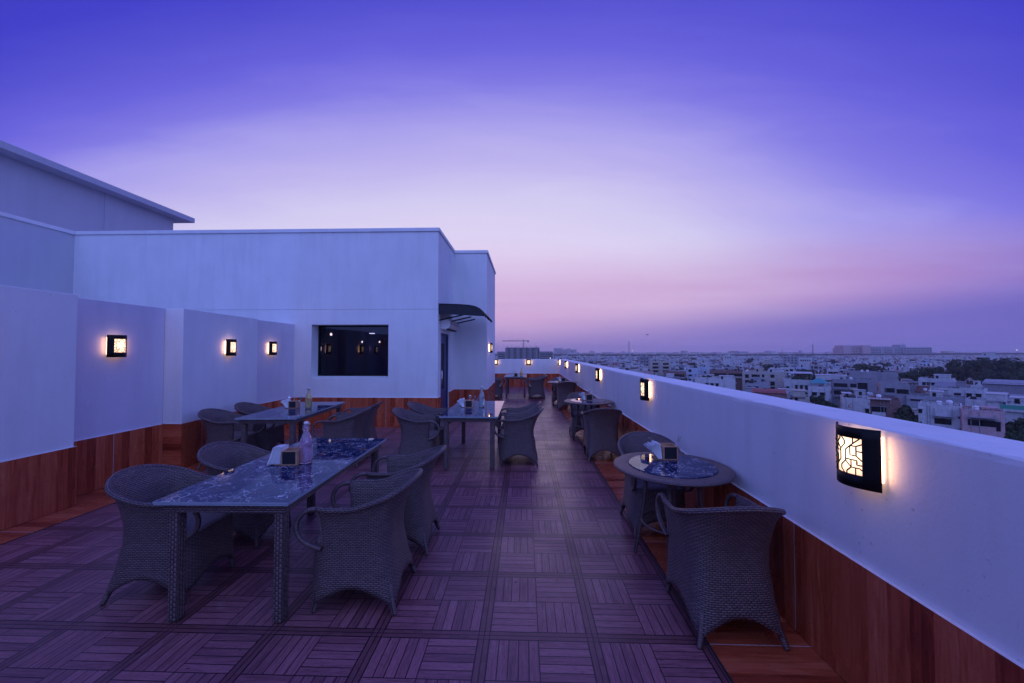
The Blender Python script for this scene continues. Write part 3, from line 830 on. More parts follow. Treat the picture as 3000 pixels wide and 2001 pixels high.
# ---- caddies with napkins and cutlery
def make_caddy():
    t = thing('caddy', 'caddy', 'caddy')
    w, d, h, th = .125, .125, .115, .010
    b = MB(); b.box(-w/2, w/2, -d/2, -d/2+th, 0, h); b.box(-w/2, w/2, d/2-th, d/2, 0, h)
    b.box(-w/2, -w/2+th, -d/2+th+.0004, d/2-th-.0004, 0, h-.001); b.box(w/2-th, w/2, -d/2+th+.0004, d/2-th-.0004, 0, h-.001); b.box(-w/2+th+.0004, w/2-th-.0004, -d/2+th+.0004, d/2-th-.0004, .001, .008)
    b.box(-w/2-.055, -w/2-.0004, -d/2+.01, d/2-.002, 0, .008)                  # tray for the napkins
    b.build('wooden_box', MT['wood'], t, bevel=.0015)
    b = MB(); b.box(-w/2+.012, w/2-.012, -d/2-.003, -d/2-.0004, .012, h-.008); b.build('chalkboard', MT['chalk'], t)
    b = MB(); b.box(-w/2-.055, -w/2-.050, -d/2+.012, -d/2+.075, .0085, .05); b.build('side_board', MT['wood'], t)
    return t
def make_napkins(seed, slumped):
    """a fan of folded paper napkins standing in the tray"""
    r = random.Random(seed); b = MB(); n = 15
    for k in range(n):
        q = k/(n-1); L = .128+r.uniform(-.010, .012); y0 = -.050+r.uniform(-.004, .004)-.006*q
        if slumped: x0, a = .048-.105*(q**.9), R(-6-22*q); zb = .010
        else: x0, a = .046-.030*q, R(-6-34*q); zb = .010
        rows = []
        for i in range(6):
            f = i/5; aa = a*(.75+.35*f) if not slumped else a*(-.9+.2*f)
            rows.append((x0+math.sin(aa)*L*f, zb+math.cos(aa)*L*f))
        for dx in (-.0017, .0017):
            P = [[(x+dx, y, z) for y in (y0, y0+.004, .0, .046)] for x, z in rows]
            # round off the upper corner a little
            P[-1][0] = (P[-1][0][0], P[-1][0][1]+.006, P[-1][0][2]-.004)
            b.grid(P, smooth=True, flip=dx < 0)
        x_, z_ = rows[-1]
        for (xa, za), (xb, zb_) in zip(rows, rows[1:]): b.quad((xa-.0017, y0, za), (xa+.0017, y0, za), (xb+.0017, y0, zb_), (xb-.0017, y0, zb_))
        b.quad((x_-.0017, y0, z_), (x_+.0017, y0, z_), (x_+.0017, .046, z_), (x_-.0017, .046, z_))
    return b
def make_cutlery(kind, seed):
    r = random.Random(seed); b = MB()
    b.tube([(0, 0, 0), (0, 0, .13)], [.0032, .0022], 6)
    # bowl or tines at the top
    n = 8
    if kind == 'spoon':
        P = []
        for i in range(n+1):
            q = i/n; w = .0205*math.sin(PI*min(.98, q*.93+.06))**.75
            P.append([(w*u, .006*(u*u-1)*1.0, .128+.056*q) for u in (-1, -.5, 0, .5, 1)])
        b.grid(P)
    else:
        b.grid([[(-.010*q-.003, 0, .125+.02*q), (.010*q+.003, 0, .125+.02*q)] for q in (0, .5, 1)])
        for k in range(4): x = -.0115+.0077*k; b.box(x-.0018, x+.0018, -.001, .001, .146, .185)
    return b
CADS = [(-1.865, 3.125, 4, 'front', 'on the nearest rectangular table beside the pink bottle'), (-3.69, 6.20, 5, 'back left', 'on the back left table beside the yellow bottle'),
        (-.90, 6.37, 0, 'middle', 'on the middle table beside the blue bottle'), (-.32, 14.42, 0, 'far', 'on the farthest rectangular table'),
        (1.20, 3.36, 2, 'near round', 'on the nearest round table'), (1.185, 7.32, 0, 'mid round', 'on the middle round table'), (1.16, 11.92, 0, 'far round', 'on the farthest round table')]
cd0 = make_caddy(); nap_m = {}; cut_m = {}
for k, (x, y, dg, nm, where) in enumerate(CADS):
    z = .752 if k < 4 else .756
    o = cd0 if k == 0 else copy_tree(cd0)
    o.location = (x, y, z); o.rotation_euler = (0, 0, R(dg)); tag(o, 'wooden caddy with a blank chalkboard front '+where, 'caddy', 'wooden caddies on the tables')
    M0 = Matrix.Translation((x, y, z)) @ Matrix.Rotation(R(dg), 4, 'Z')
    np_ = make_napkins(k, k == 0).build('napkin_stack', MT['paper']); np_.matrix_world = M0 @ Matrix.Translation((-.116, -.004, 0))
    tag(np_, 'fanned white napkins in the caddy '+where, 'napkins', 'napkin stacks in the caddies')
    cuts = {0: [('fork', .035, .03, 22, 18), ('spoon', .028, .015, 28, 5), ('fork', .04, .02, 34, 40)], 1: [('spoon', .03, .03, 24, 10), ('fork', .02, 0, 30, 30), ('spoon', -.045, .03, -16, 60)],
            2: [('spoon', .0, .02, 4, 10), ('spoon', .03, .0, 22, 60), ('fork', .04, .02, 38, 20)], 3: [('fork', -.03, .02, -8, 0)],
            4: [('spoon', .035, .02, 22, 70), ('fork', .03, .0, 26, 80), ('fork', -.04, .03, -34, 85)], 5: [('spoon', .0, .02, 5, 20), ('fork', .03, .0, 24, 10), ('spoon', .035, .02, 38, 75)],
            6: [('fork', .035, .02, 34, 75), ('fork', -.03, .02, -34, 80)]}[k]
    for i, (kd, cx, cy, lean, spin) in enumerate(cuts):
        if kd not in cut_m: c_ = make_cutlery(kd, 0).build(kd, MT['steel']); cut_m[kd] = c_
        else: c_ = cut_m[kd].copy(); COL.objects.link(c_)
        c_.matrix_world = M0 @ Matrix.Translation((cx, cy, .012)) @ Matrix.Rotation(R(lean), 4, 'Y') @ Matrix.Rotation(R(spin), 4, 'Z')
        side = 'upright' if abs(lean) < 9 else 'left-leaning' if lean < 0 else 'most tilted' if lean > 32 else 'slightly tilted' if lean < 25 else 'right-leaning'
        tag(c_, f'{side} steel {kd} in the caddy {where}', kd, 'cutlery in the caddies')
cd0.name = 'caddy'

# ---- swing-top bottles
def make_bottle(col, name):
    t = thing('bottle', 'bottle', 'bottle')
    out = [(.020, .001), (.038, .001), (.043, .006), (.044, .03), (.0435, .14), (.041, .165), (.030, .195), (.019, .222), (.0145, .243), (.0145, .258), (.0185, .262), (.0185, .270), (.0150, .273), (.0150, .282)]
    inn = [(.0125, .282), (.0120, .244), (.0160, .222), (.0270, .193), (.0375, .164), (.0400, .14), (.0402, .03), (.036, .010), (.015, .008)]
    b = MB(); b.lathe(out+inn, 28); b.build('glass_body', glassm(name+'_bottle_glass', col, 0, 1.48), t)
    b = MB(); b.lathe([(.013, .2825), (.0155, .286), (.0155, .297), (.012, .302)], 16); b.build('stopper', MT['plastic'], t)
    b = MB()
    for s_ in (-1, 1):
        b.tube([(s_*.012, 0, .299), (s_*.021, 0, .292), (s_*.026, 0, .272), (s_*.021, 0, .262)], .0014, 5)
    b.tube([(-.021, 0, .262), (-.022, -.010, .25), (-.010, -.019, .236), (.010, -.019, .236), (.022, -.010, .25), (.021, 0, .262)], .0014, 5)
    b.tube([(.0195*math.cos(2*PI*j/16), .0195*math.sin(2*PI*j/16), .262) for j in range(17)], .0013, 5, cap=False)
    b.build('wire_clip', MT['steel'], t)
    return t
for x, y, z, col, name, lab in [(-1.77, 3.145, .752, lin(1., .80, .95), 'pink', 'pink glass swing-top bottle on the nearest table'), (-3.43, 6.15, .752, lin(.98, .90, .55), 'yellow', 'yellow glass swing-top bottle on the back left table'),
                                (-.70, 6.42, .752, lin(.82, .96, .99), 'blue', 'pale blue glass swing-top bottle on the middle table'), (-.125, 14.40, .752, lin(.99, .92, .6), 'pale_yellow', 'small-looking yellow bottle on the farthest rectangular table')]:
    t = make_bottle(col, name); t.location = (x, y, z); t.scale = (1.1, 1.1, 1.1); t.rotation_euler.z = R(10); tag(t, lab, 'bottle', 'swing-top bottles on the tables')
# ================================================================== THE CITY
GZ = -27.0                      # street level
crng = random.Random(21)
def col_mat(name, c, var=.22): return plaster(name, lin(*c), var)
HC = {'white': (.60, .60, .60), 'cream': (.50, .45, .39), 'pale grey': (.38, .38, .41), 'pink': (.58, .38, .38), 'brown brick': (.27, .15, .13), 'dull grey': (.30, .29, .32), 'pale blue': (.50, .58, .68)}
HM = {k: col_mat(k.replace(' ', '_')+'_house_paint', v) for k, v in HC.items()}
MT['win'] = plain('dark_window_and_shade', lin(.010, .011, .016), .3, 0, .3, 2, 0., .12)  # dark window colour, also painted-in shade for open verandahs and the tower core
MT['roof'] = plain('flat_roof', lin(.25, .245, .26), .85, 0, .3, .5)
MT['tank_black'] = plain('black_water_tank', lin(.02, .02, .022), .5)
MT['tank_white'] = plain('white_water_tank', lin(.7, .7, .72), .5)
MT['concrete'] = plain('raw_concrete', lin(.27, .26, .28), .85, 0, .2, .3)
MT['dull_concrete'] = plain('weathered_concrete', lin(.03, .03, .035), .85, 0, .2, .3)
MT['red_sheet'] = plain('red_roof_sheet', lin(.30, .06, .05), .6)
MT['teal_sheet'] = plain('teal_roof_sheet', lin(.08, .30, .30), .6)
MT['green'] = plain('green_paint', lin(.05, .30, .20), .6)
MT['red_paint'] = plain('red_wall_lettering', lin(.45, .02, .02), .7)
mt_, n_ = mat('ground_dirt'); co_ = n_('ShaderNodeNewGeometry').outputs['Position']
n_.principled(Base_Color=n_.mix(n_.mapr(n_.noise(co_, .03, 5, .6), .35, .65), lin(.022, .021, .024), lin(.055, .05, .045)), Roughness=.9); MT['ground'] = mt_
g = MB(); g.quad((-9000, -3000, GZ), (9000, -3000, GZ), (9000, 12000, GZ), (-9000, 12000, GZ)); tag(g.build('ground', MT['ground']), kind='structure')

PARTS = []
def rotp(x, y, a, cx, cy):
    c, s_ = math.cos(a), math.sin(a); return cx+x*c-y*s_, cy+x*s_+y*c
class House:
    pass
def house_geo(h, rich):
    """returns dict of MBs in local coordinates (origin: plan centre, street level)"""
    r = random.Random(h.seed)
    w, d, fl = h.w, h.d, h.floors
    H = fl*3.1+.5
    out = []
    wall = MB()
    wall.box(-w/2, w/2, -d/2, d/2, 0, H, skip='b')
    # parapet ring
    p = .95; th = .22
    for a in ((-w/2, w/2, -d/2, -d/2+th), (-w/2, w/2, d/2-th, d/2), (-w/2, -w/2+th, -d/2+th, d/2-th), (w/2-th, w/2, -d/2+th, d/2-th)):
        wall.box(*a, H-.001, H+p, skip='b')
    out.append(('wall', wall, h.mat))
    rf = MB(); rf.quad((-w/2+th, -d/2+th, H+.03), (w/2-th, -d/2+th, H+.03), (w/2-th, d/2-th, H+.03), (-w/2+th, d/2-th, H+.03)); out.append(('roof', rf, MT['roof']))
    # stair head
    if h.stair:
        sx, sy = r.choice((-1, 1))*(w/2-2.2), r.choice((-1, 1))*(d/2-2.4)
        s_ = MB(); s_.box(sx-1.7, sx+1.7, sy-1.9, sy+1.9, H, H+2.7, skip='b'); s_.box(sx-2, sx+2, sy-2.2, sy+2.2, H+2.701, H+2.86)
        out.append(('stair_head', s_, h.mat2))
        dd = MB(); yy = sy-1.9 if sy > 0 else sy+1.9
        dd.box(sx-.5, sx+.5, yy-.03, yy+.03, H+.03, H+2.1); out.append(('door', dd, MT['win']))
    for k in range(r.choice((1, 2, 3))):
        xx, yy = r.uniform(-w/2+.9, w/2-.9), r.uniform(-d/2+.9, d/2-.9); a_ = r.uniform(.3, .9); b = MB(); b.box(xx-a_, xx+a_, yy-.5, yy+.5, H+.031, H+r.uniform(.6, 2.)); out.append(('roof_box', b, r.choice((HM['dull grey'], MT['concrete'], HM['white'], MT['win']))))
    for k in range(h.tanks):
        tx, ty = r.uniform(-w/2+1.2, w/2-1.2), r.uniform(-d/2+1.2, d/2-1.2); b = MB()
        zz = H+(.6 if r.random() < .5 else 1.6); rr = r.uniform(.5, .72)
        b.box(tx-.5, tx+.5, ty-.5, ty+.5, H, zz)
        b.lathe([(rr, zz+.001), (rr, zz+1.15), (rr*.8, zz+1.35), (rr*.3, zz+1.45)], 10, c=(tx, ty)); out.append(('water_tank', b, MT['tank_black'] if h.tankcol == 'black' else MT['tank_white']))
    # windows, sunshades, balconies
    shade = MB()
    for face in range(4):
        L = w if face % 2 == 0 else d; D = (d if face % 2 == 0 else w)/2
        Mx = Matrix.Rotation(face*PI/2, 4, 'Z') @ Matrix.Translation((0, -D, 0))
        nb = max(1, int(L/2.7)); bal = (face == h.front and h.balcony)
        blank = r.random() < .14 and face != h.front
        deep = r.randrange(fl) if r.random() < .5 else -1
        for f in range(fl):
            z = f*3.1+.5
            if bal:
                b = MB(); b.box(-L/2+.3, L/2-.3, -1.3, -.005, z-.16, z-.02, 0, Mx); b.box(-L/2+.3, L/2-.3, -1.3, -1.18, z-.02, z+.85, 0, Mx)
                b.box(-L/2+.3, -L/2+.42, -1.18, -.005, z-.02, z+.85, 0, Mx); b.box(L/2-.42, L/2-.3, -1.18, -.005, z-.02, z+.85, 0, Mx)
                if f > 0: out.append(('balcony', b, h.mat2))
            if blank: continue
            if f == deep and not bal:
                b = MB(); b.box(-L*.40, L*.40, -.05, .02, z+.15, z+2.55, 0, Mx); out.append(('window', b, MT['win']))  # flat dark panel painted as the shade of a deep verandah
                b = MB(); b.box(-L*.44, L*.44, -.9, -.06, z+2.65, z+2.8, 0, Mx); b.box(-L*.42, L*.42, -.16, -.06, z-.0, z+.9, 0, Mx); b.box(-.15, .15, -.2, -.06, z+.9, z+2.65, 0, Mx); out.append(('balcony', b, h.mat2)); continue
            for i in range(nb):
                if r.random() < .15: continue
                xc = -L/2+L*(i+.5)/nb+r.uniform(-.2, .2); ww = r.choice((.6, .8, 1.0, 1.2)); hh = r.choice((1.3, 1.5, 1.9)); z0 = z+.9
                if bal and r.random() < .5: z0 = z+.05; hh = 2.2
                b = MB(); b.box(xc-ww, xc+ww, -.045, .02, z0, z0+hh, 0, Mx); out.append(('window', b, MT['win']))
                if not bal: shade.box(xc-ww-.2, xc+ww+.2, -.55, -.004, z0+hh+.08, z0+hh+.17, 0, Mx)
    if shade.v: out.append(('sunshade', shade, h.mat2))
    if h.extra == 'shed':
        b = MB(); z = H+2.4; b.box(-w/2+.3, w/2-.3, -d/2+.3, d*.15, z, z+.08)
        for sx in (-1, 1):
            for yy in (-d/2+.5, d*.13): b.box(sx*(w/2-.5)-.06, sx*(w/2-.5)+.06, yy-.06, yy+.06, H, z-.001)
        out.append(('roof_shed', b, h.shedmat))
    if h.extra == 'plants':
        b = MB()
        for k in range(70):
            a, q, zz = r.uniform(-w/2+.3, w/2-.3), r.choice((-1, 1))*(d/2-.5)+r.uniform(-.4, .4), H+r.uniform(.3, 2.2); s_ = .3
            v = Vector((r.uniform(-1, 1), r.uniform(-1, 1), r.uniform(-1, 1))).normalized()*s_; u = v.orthogonal()
            b.quad(Vector((a, q, zz))-v-u, Vector((a, q, zz))+v-u, Vector((a, q, zz))+v+u, Vector((a, q, zz))-v+u)
        out.append(('roof_plants', b, MT['leaf']))
    return out
# ---- foliage
mt_, n_ = mat('dark_foliage'); gi_ = n_('ShaderNodeObjectInfo').outputs['Random']; co_ = n_('ShaderNodeNewGeometry').outputs['Position']
n_.principled(Base_Color=n_.mix(n_.mapr(n_.noise(co_, .5, 4), .35, .7), lin(.012, .024, .012), lin(.055, .075, .035)), Roughness=.75, Specular_IOR_Level=.2); MT['leaf'] = mt_
MT['bark'] = plain('bark', lin(.06, .045, .035), .9)
def crown_mesh(seed, nl, sz, squash):
    r = random.Random(seed); b = MB()
    blobs = [(Vector((r.uniform(-.55, .55), r.uniform(-.55, .55), r.uniform(-.3, .75))), r.uniform(.18, .42)) for _ in range(15)]+[(Vector((0, 0, 0)), .45)]
    for k in range(nl):
        c, q = blobs[r.randrange(len(blobs))]
        v = Vector((r.gauss(0, 1), r.gauss(0, 1), r.gauss(0, 1))).normalized()
        p = c+v*q*(r.random()**.35); p.z *= squash
        n = (v+Vector((r.uniform(-.8, .8), r.uniform(-.8, .8), r.uniform(-.3, .9)))).normalized()
        u = n.orthogonal().normalized(); w = n.cross(u); a = r.uniform(0, PI); s_ = sz*r.uniform(.6, 1.5)
        e1 = (u*math.cos(a)+w*math.sin(a))*s_; e2 = n.cross(e1)*.62
        b.quad(p-e1, p-e2, p+e1, p+e2)
    return b
CROWNS = []
def make_tree(seed):
    t = thing('tree', 'tree', 'tree')
    c = crown_mesh(seed, 1500, .10, .8).build('crown', MT['leaf'], t); c.location.z = 1.25
    b = MB(); r = random.Random(seed)
    b.tube([(0, 0, 0), (.03, .02, .5), (0, .03, 1.0), (.02, 0, 1.4)], [.085, .07, .05, .02], 7)
    for k in range(5):
        a = k*1.26; b.tube([(0, .02, .6+.06*k), (.22*math.cos(a), .22*math.sin(a), .95+.05*k), (.5*math.cos(a), .5*math.sin(a), 1.3)], [.04, .03, .01], 5)
    b.build('trunk', MT['bark'], t)
    return t
TREES = [make_tree(k) for k in range(4)]
tree_n = [0]
def par_y(px):     # picture height of the parapet's outer edge
    return 1291-.1756*(3000-px)
def lamp_word(px):
    for a, w in ((1560, 'beyond the end wall'), (1720, 'over far parapet lamps'), (1830, 'past the fourth lamp'), (1960, 'above the slanted lamp'), (2120, 'right of the slanted lamp'),
                 (2280, 'left of the balconied block'), (2420, 'near the balconied block'), (2560, 'over the largest lamp'), (2720, 'right of the largest lamp'), (2880, 'toward the dark trees'), (9999, 'at the right edge')):
        if px < a: return w
def depth_word(Y):
    for a, w in ((150, 'closest to the terrace'), (210, 'in the near rows'), (280, 'few rows back'), (360, 'in the middle rows'), (460, 'in the farther rows'), (600, 'far back'), (800, 'distant'), (99999, 'close to the viaduct')):
        if Y < a: return w
labels_used = {}
def nwords(l): return len(l.replace('-', ' ').replace(',', ' ').split())
def uniq(base, extras):
    """first label of base + extras that is short enough and not used yet"""
    for e in ['']+extras:
        l = base+e
        if nwords(l) <= 16 and l not in labels_used: labels_used[l] = 1; return l
    if nwords(base) > 16: base = base.replace('plain flat roof, ', '').replace('shed on its roof', 'roof shed')
    labels_used[base] = 1
    return base
tree_spots = []
def tree(px, Y, hgt, wid, label=None, kind=None):
    X = at_y(px, 1030, Y).x
    k = crng.randrange(4)
    o = TREES[k] if not TREES[k].get('placed') else copy_tree(TREES[k])
    TREES[k]['placed'] = 1
    if 'placed' in o.keys() and o is not TREES[k]: del o['placed']
    o.location = (X, Y, GZ); s_ = hgt/1.95
    o.scale = (wid/1.75, wid/1.75, s_); o.rotation_euler.z = crng.uniform(0, 6.28)
    size = 'tall' if hgt > 15 else 'small' if hgt < 9 else 'broad' if wid > 13 else 'round'
    tag(o, label or uniq(f'{size} dark tree {depth_word(Y)} {lamp_word(px)}', [', beside another tree', ', between houses', ', lowest of its clump', ', tallest of its clump', ', at the clump edge', ', hidden behind its neighbour']), 'tree', 'trees among the houses')
    tree_spots.append((X, Y, wid/2+1)); tree_n[0] += 1

for px, Y, h, w in [(2955, 255, 21.5, 27), (2905, 248, 18, 18), (2880, 236, 14.5, 16), (2975, 226, 13.5, 17), (2815, 270, 16, 17), (2770, 275, 15.5, 16), (2735, 262, 13.5, 14), (2845, 290, 16, 16), (2700, 268, 12.5, 13),
                    (2670, 262, 11.5, 12), (2640, 265, 12.2, 11), (2610, 262, 10.5, 11), (2548, 330, 16.5, 22), (2520, 322, 14, 14), (2572, 318, 13.5, 13), (2590, 290, 13.5, 10), (2440, 260, 11.5, 14), (2410, 256, 10, 12), (2385, 268, 12, 13), (2465, 252, 10, 13), (2490, 250, 9, 11), (2360, 272, 13, 12),
                    (2672, 114, 12.6, 9.5), (2648, 110, 11.0, 7), (2702, 112, 10.4, 7.5), (2960, 100, 11.0, 7), (2988, 102, 12.2, 7.5), (2932, 96, 9.6, 6), (2398, 160, 11.0, 9), (2420, 156, 9.2, 7), (2345, 186, 10.5, 9), (2330, 184, 9.0, 7), (2535, 120, 10.0, 6), (2312, 200, 9.0, 7),
                    (2085, 330, 12.5, 13), (2105, 340, 14, 14), (1985, 345, 12, 16), (1955, 350, 11.5, 14), (1782, 400, 12, 13), (1760, 405, 11, 12), (1815, 395, 10.5, 10), (1905, 420, 11, 11), (2025, 480, 14, 14), (2170, 300, 11, 10), (1865, 520, 13, 12), (1720, 560, 13, 16), (2255, 420, 13, 12), (2305, 520, 14, 13),
                    (2800, 560, 13, 18), (2740, 640, 14, 20), (2900, 500, 13, 20), (2580, 420, 13, 16), (2690, 480, 12, 14), (2440, 600, 14, 18), (2200, 640, 14, 16), (2035, 700, 15, 18), (1660, 640, 14, 18), (1690, 760, 15, 18)]:
    q_ = crng.uniform(.86, 1.12) if Y > 210 else 1/1.12; tree(px, Y, h*q_*(1.3 if px > 2500 and Y > 200 else 1.12), w*crng.uniform(.8, 1.05))

# ---- landmark buildings given by their picture span
def span(px0, px1, Y):
    a, b = at_y(px0, 1030, Y), at_y(px1, 1030, Y); return a.x, b.x
def zat(py, Y, px=2300): return at_y(px, py, Y).z
KEEP = []       # x0,x1,y0,y1 boxes kept clear of ordinary houses
def keep(x0, x1, y0, y1, m=2): KEEP.append((x0-m, x1+m, y0-m, y1+m))
def B(t, name, mt, *boxes, **kw):
    mb = MB()
    for b in boxes: mb.box(*b)
    return par(mb.build(name, mt, **kw), t)
# concrete tower block under construction with crane
Y = 620; x0, x1 = span(1482, 1580, Y); zt = zat(1018.5, Y)
cb = thing('unfinished_block', 'grey unfinished concrete tower block with rows of empty openings, crane behind it', 'building', ((x0+x1)/2, Y, GZ))
m1 = MB(); nfl = 12; fh = (zt-GZ)/nfl; nb = 22; bw = (x1-x0)/nb
B(cb, 'core', MT['win'], (x0+.4, x1-.4, Y+2.61, Y+18, GZ, zt))  # core coloured dark to stand for shade inside the empty openings
for k in range(nfl+1): m1.box(x0, x1, Y-.3, Y+2.6, GZ+k*fh-.25, GZ+k*fh+.25)
for i in range(nb+1):
    xx = x0+i*bw; wd = .9 if i % 4 else 2.0
    m1.box(xx-wd/2, xx+wd/2, Y-.1+(.0 if i % 4 else -.6), Y+2.49, GZ, zt-.26)
for i in range(nb):
    if i % 4 in (1, 2): continue
    for k in range(nfl): m1.box(x0+i*bw+.5, x0+(i+1)*bw-.5, Y+.6, Y+2.4, GZ+k*fh+.26, GZ+k*fh+1.3)
par(m1.build('frame', MT['concrete']), cb)
m1 = MB(); rr = random.Random(4)
for i in range(44):
    xx = rr.uniform(x0, x1); m1.box(xx-.09, xx+.09, Y+.5, Y+.7, zt+.26, zt+rr.uniform(1.4, 3.6))
par(m1.build('rebar', MT['black'], None), cb); keep(x0-14, x1+26, Y-6, Y+30)
for (a, b2, tz, lab) in ((1457, 1481, 1032, 'left'), (1581, 1620, 1031.5, 'right')):
    u0, u1 = span(a, b2, Y); zz = zat(tz, Y)
    t = thing('low_block', f'low concrete block with a flat eave joining the unfinished tower on its {lab}', 'building', (u0, Y, GZ), 0, 'low wings of the unfinished tower')
    B(t, 'wall', MT['concrete'], (u0, u1-.02, Y+1, Y+14, GZ, zz)); B(t, 'roof', MT['concrete'], (u0-.6, u1-.03, Y, Y+14.5, zz+.01, zz+1))
    B(t, 'window_band', MT['win'], *[(u0+1, u1-1, Y+.9, Y+.99, zz-4-3.2*k, zz-2.6-3.2*k) for k in range(3)])
Yc = 645; X = at_y(1533.5, 1000, Yc).x; zj = zat(998, Yc); zc = zat(994, Yc)
cr = thing('tower_crane', 'thin tower crane with a long jib above the unfinished block', 'crane', (X, Yc, GZ))
def lattice(mb, p, q, w, seg, r=.09):
    p, q = Vector(p), Vector(q); d = (q-p); u = d.orthogonal().normalized()*w/2; v = d.normalized().cross(u)
    cs = [u+v, u-v, -u-v, -u+v]
    for c in cs: mb.tube([p+c, q+c], r, 4)
    for k in range(seg):
        a, b2 = p+d*(k/seg), p+d*((k+1)/seg)
        for i in range(4): mb.tube([a+cs[i], b2+cs[(i+1) % 4]], r*.6, 3)
mb = MB(); lattice(mb, (X, Yc, GZ), (X, Yc, zc), 1.6, 26, .14); par(mb.build('mast', MT['dark_metal']), cr)
j0, j1 = at_y(1472, 997, Yc).x, at_y(1550, 998, Yc).x
mb = MB(); lattice(mb, (j0, Yc, zj), (j1, Yc, zj), 1.1, 34, .10); mb.tube([(X, Yc, zc+2), (j0+14, Yc, zj+.6)], .06, 3); mb.tube([(X, Yc, zc+2), (j1-2, Yc, zj+.6)], .06, 3); par(mb.build('jib', MT['dark_metal']), cr)
B(cr, 'counterweight', MT['concrete'], (j1-3, j1-.5, Yc-.8, Yc+.8, zj-2.4, zj+.4)); B(cr, 'cab', MT['plastic'], (X-1.0, X+1.0, Yc-1.6, Yc-.2, zj-2.6, zj-.6))

# elevated viaduct across the whole view
vd = thing('viaduct', 'long dark elevated railway viaduct crossing just under the horizon', 'viaduct', (0, 1300, GZ))
def vy(x): return 1300+.07*x
mb = MB(); pm = MB(); pp = MB(); xs = [-500+60*k for k in range(62)]
P = []
for x in xs:
    z = EYE-10.5+6.5*max(0, min(1, (x-700)/1400)); y = vy(x)
    P.append([(x, y-5, z-1.4), (x, y-5, z+1.6), (x, y-4.7, z+1.6), (x, y-4.7, z+.2), (x, y+4.7, z+.2), (x, y+4.7, z+1.6), (x, y+5, z+1.6), (x, y+5, z-.6), (x, y+2.5, z-3.2), (x, y-2.5, z-3.2)])
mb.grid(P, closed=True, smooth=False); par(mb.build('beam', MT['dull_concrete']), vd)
for k, x in enumerate(xs):
    z = P[k][0][2]
    p_ = MB(); p_.box(x-1.1, x+1.2, vy(x)-1.2, vy(x)+1.2, GZ, z-2.7); par(p_.build('pier', MT['concrete']), vd)
for k, x in enumerate(xs):
    z = P[k][0][2]; pp.box(x+20-.15, x+20+.15, vy(x+20)-.2, vy(x+20)+.2, z+.3, z+8.5); pp.box(x+20-1.5, x+20+1.5, vy(x+20)-.1, vy(x+20)+.1, z+7.4, z+7.6)
par(pp.build('overhead_poles', MT['black']), vd)

# long institutional building beyond the viaduct
Y = 1420
it = thing('institution_building', 'long pinkish institutional building with two tower-like blocks rising behind the viaduct', 'building', (at_y(2600, 1030, Y).x, Y, GZ))
def zz_(py): return zat(py, Y, 2600)
bl = [(2466, 2471, 1020), (2471, 2494, 1012), (2494, 2529, 1016), (2529, 2552, 1011.5), (2552, 2563, 1019), (2563, 2650, 1019), (2650, 2733, 1017.5), (2646, 2664, 1009.5)]
pinks = MB(); greys = MB(); tops = MB()
for k, (a, b2, top) in enumerate(bl):
    u0, u1 = span(a, b2, Y); f = {0: 4, 1: 0, 2: 9, 3: 1, 4: 6, 5: 7, 6: 3, 7: 12}[k]
    (pinks if k in (0, 1, 2, 3) else greys).box(u0, u1-.05, Y+f, Y+40+f*.1, GZ, zz_(top))
    if k in (2, 4, 5, 6):
        zt = zz_(top); nbay = max(3, int((u1-u0)/9))
        for fl in range(1, 5):
            for i in range(nbay):
                if k == 5 and i % 4 == 3: continue
                c0 = u0+(u1-u0)*(i+.15)/nbay; c1 = u0+(u1-u0)*(i+.85)/nbay; B(it, 'window', MT['win'], (c0, c1, Y+f-.3, Y+f-.02, zt-fl*6.2+.8, zt-fl*6.2+3.6))
    if k in (2, 5): tops.box(u0+8, u1-8, Y+f+8, Y+30, zz_(top)+.02, zz_(top)+4.5)
par(pinks.build('pink_wing', HM['pink']), it); par(greys.build('grey_wing', HM['pale grey']), it); par(tops.build('roof_plant_room', HM['dull grey']), it)
a = at_y(2661, 1009, Y); mb = MB(); mb.tube([(a.x, Y+20, zz_(1010)), (a.x, Y+20, zz_(1004))], .5, 5); par(mb.build('antenna', MT['black']), it)
keep(at_y(2440, 1030, Y).x, at_y(2760, 1030, Y).x, Y-20, Y+60)

def mast(px, Y, top, name, label, w, bush=False):
    X = at_y(px, 1030, Y).x; zt = zat(top, Y, px); t = thing(name, label, 'mast', (X, Y, GZ)); mb = MB()
    n = 14
    for sx in (-1, 1):
        for sy in (-1, 1): mb.tube([(X+sx*w, Y+sy*w, GZ), (X+sx*w*.15, Y+sy*w*.15, zt)], .10*w/1.5+.05, 4)
    for k in range(n):
        q0, q1 = k/n, (k+1)/n; w0, w1 = w*(1-.85*q0), w*(1-.85*q1); z0, z1 = GZ+(zt-GZ)*q0, GZ+(zt-GZ)*q1
        mb.tube([(X-w0, Y-w0, z0), (X+w1, Y-w1, z1)], .08, 3); mb.tube([(X+w0, Y-w0, z0), (X-w1, Y-w1, z1)], .08, 3)
    par(mb.build('lattice', MT['dark_metal']), t)
    if bush: B(t, 'antenna_panels', MT['plastic'], *[(X-w*.6, X-w*.3, Y-.4, Y+.4, zt-z_, zt-z_+2) for z_ in (3, 7, 11)], *[(X+w*.3, X+w*.6, Y-.4, Y+.4, zt-z_, zt-z_+2) for z_ in (5, 9)])
mast(1843, 1900, 999, 'radio_mast', 'tall faint lattice radio mast far beyond the viaduct', 5)
mast(2381, 900, 1008, 'telecom_mast', 'dark lattice telecom mast with antenna panels rising past the viaduct', 2.2, True)
mast(2291, 1000, 1023, 'floodlight_mast', 'short thick-headed floodlight mast left of the telecom mast', 1.5, True)
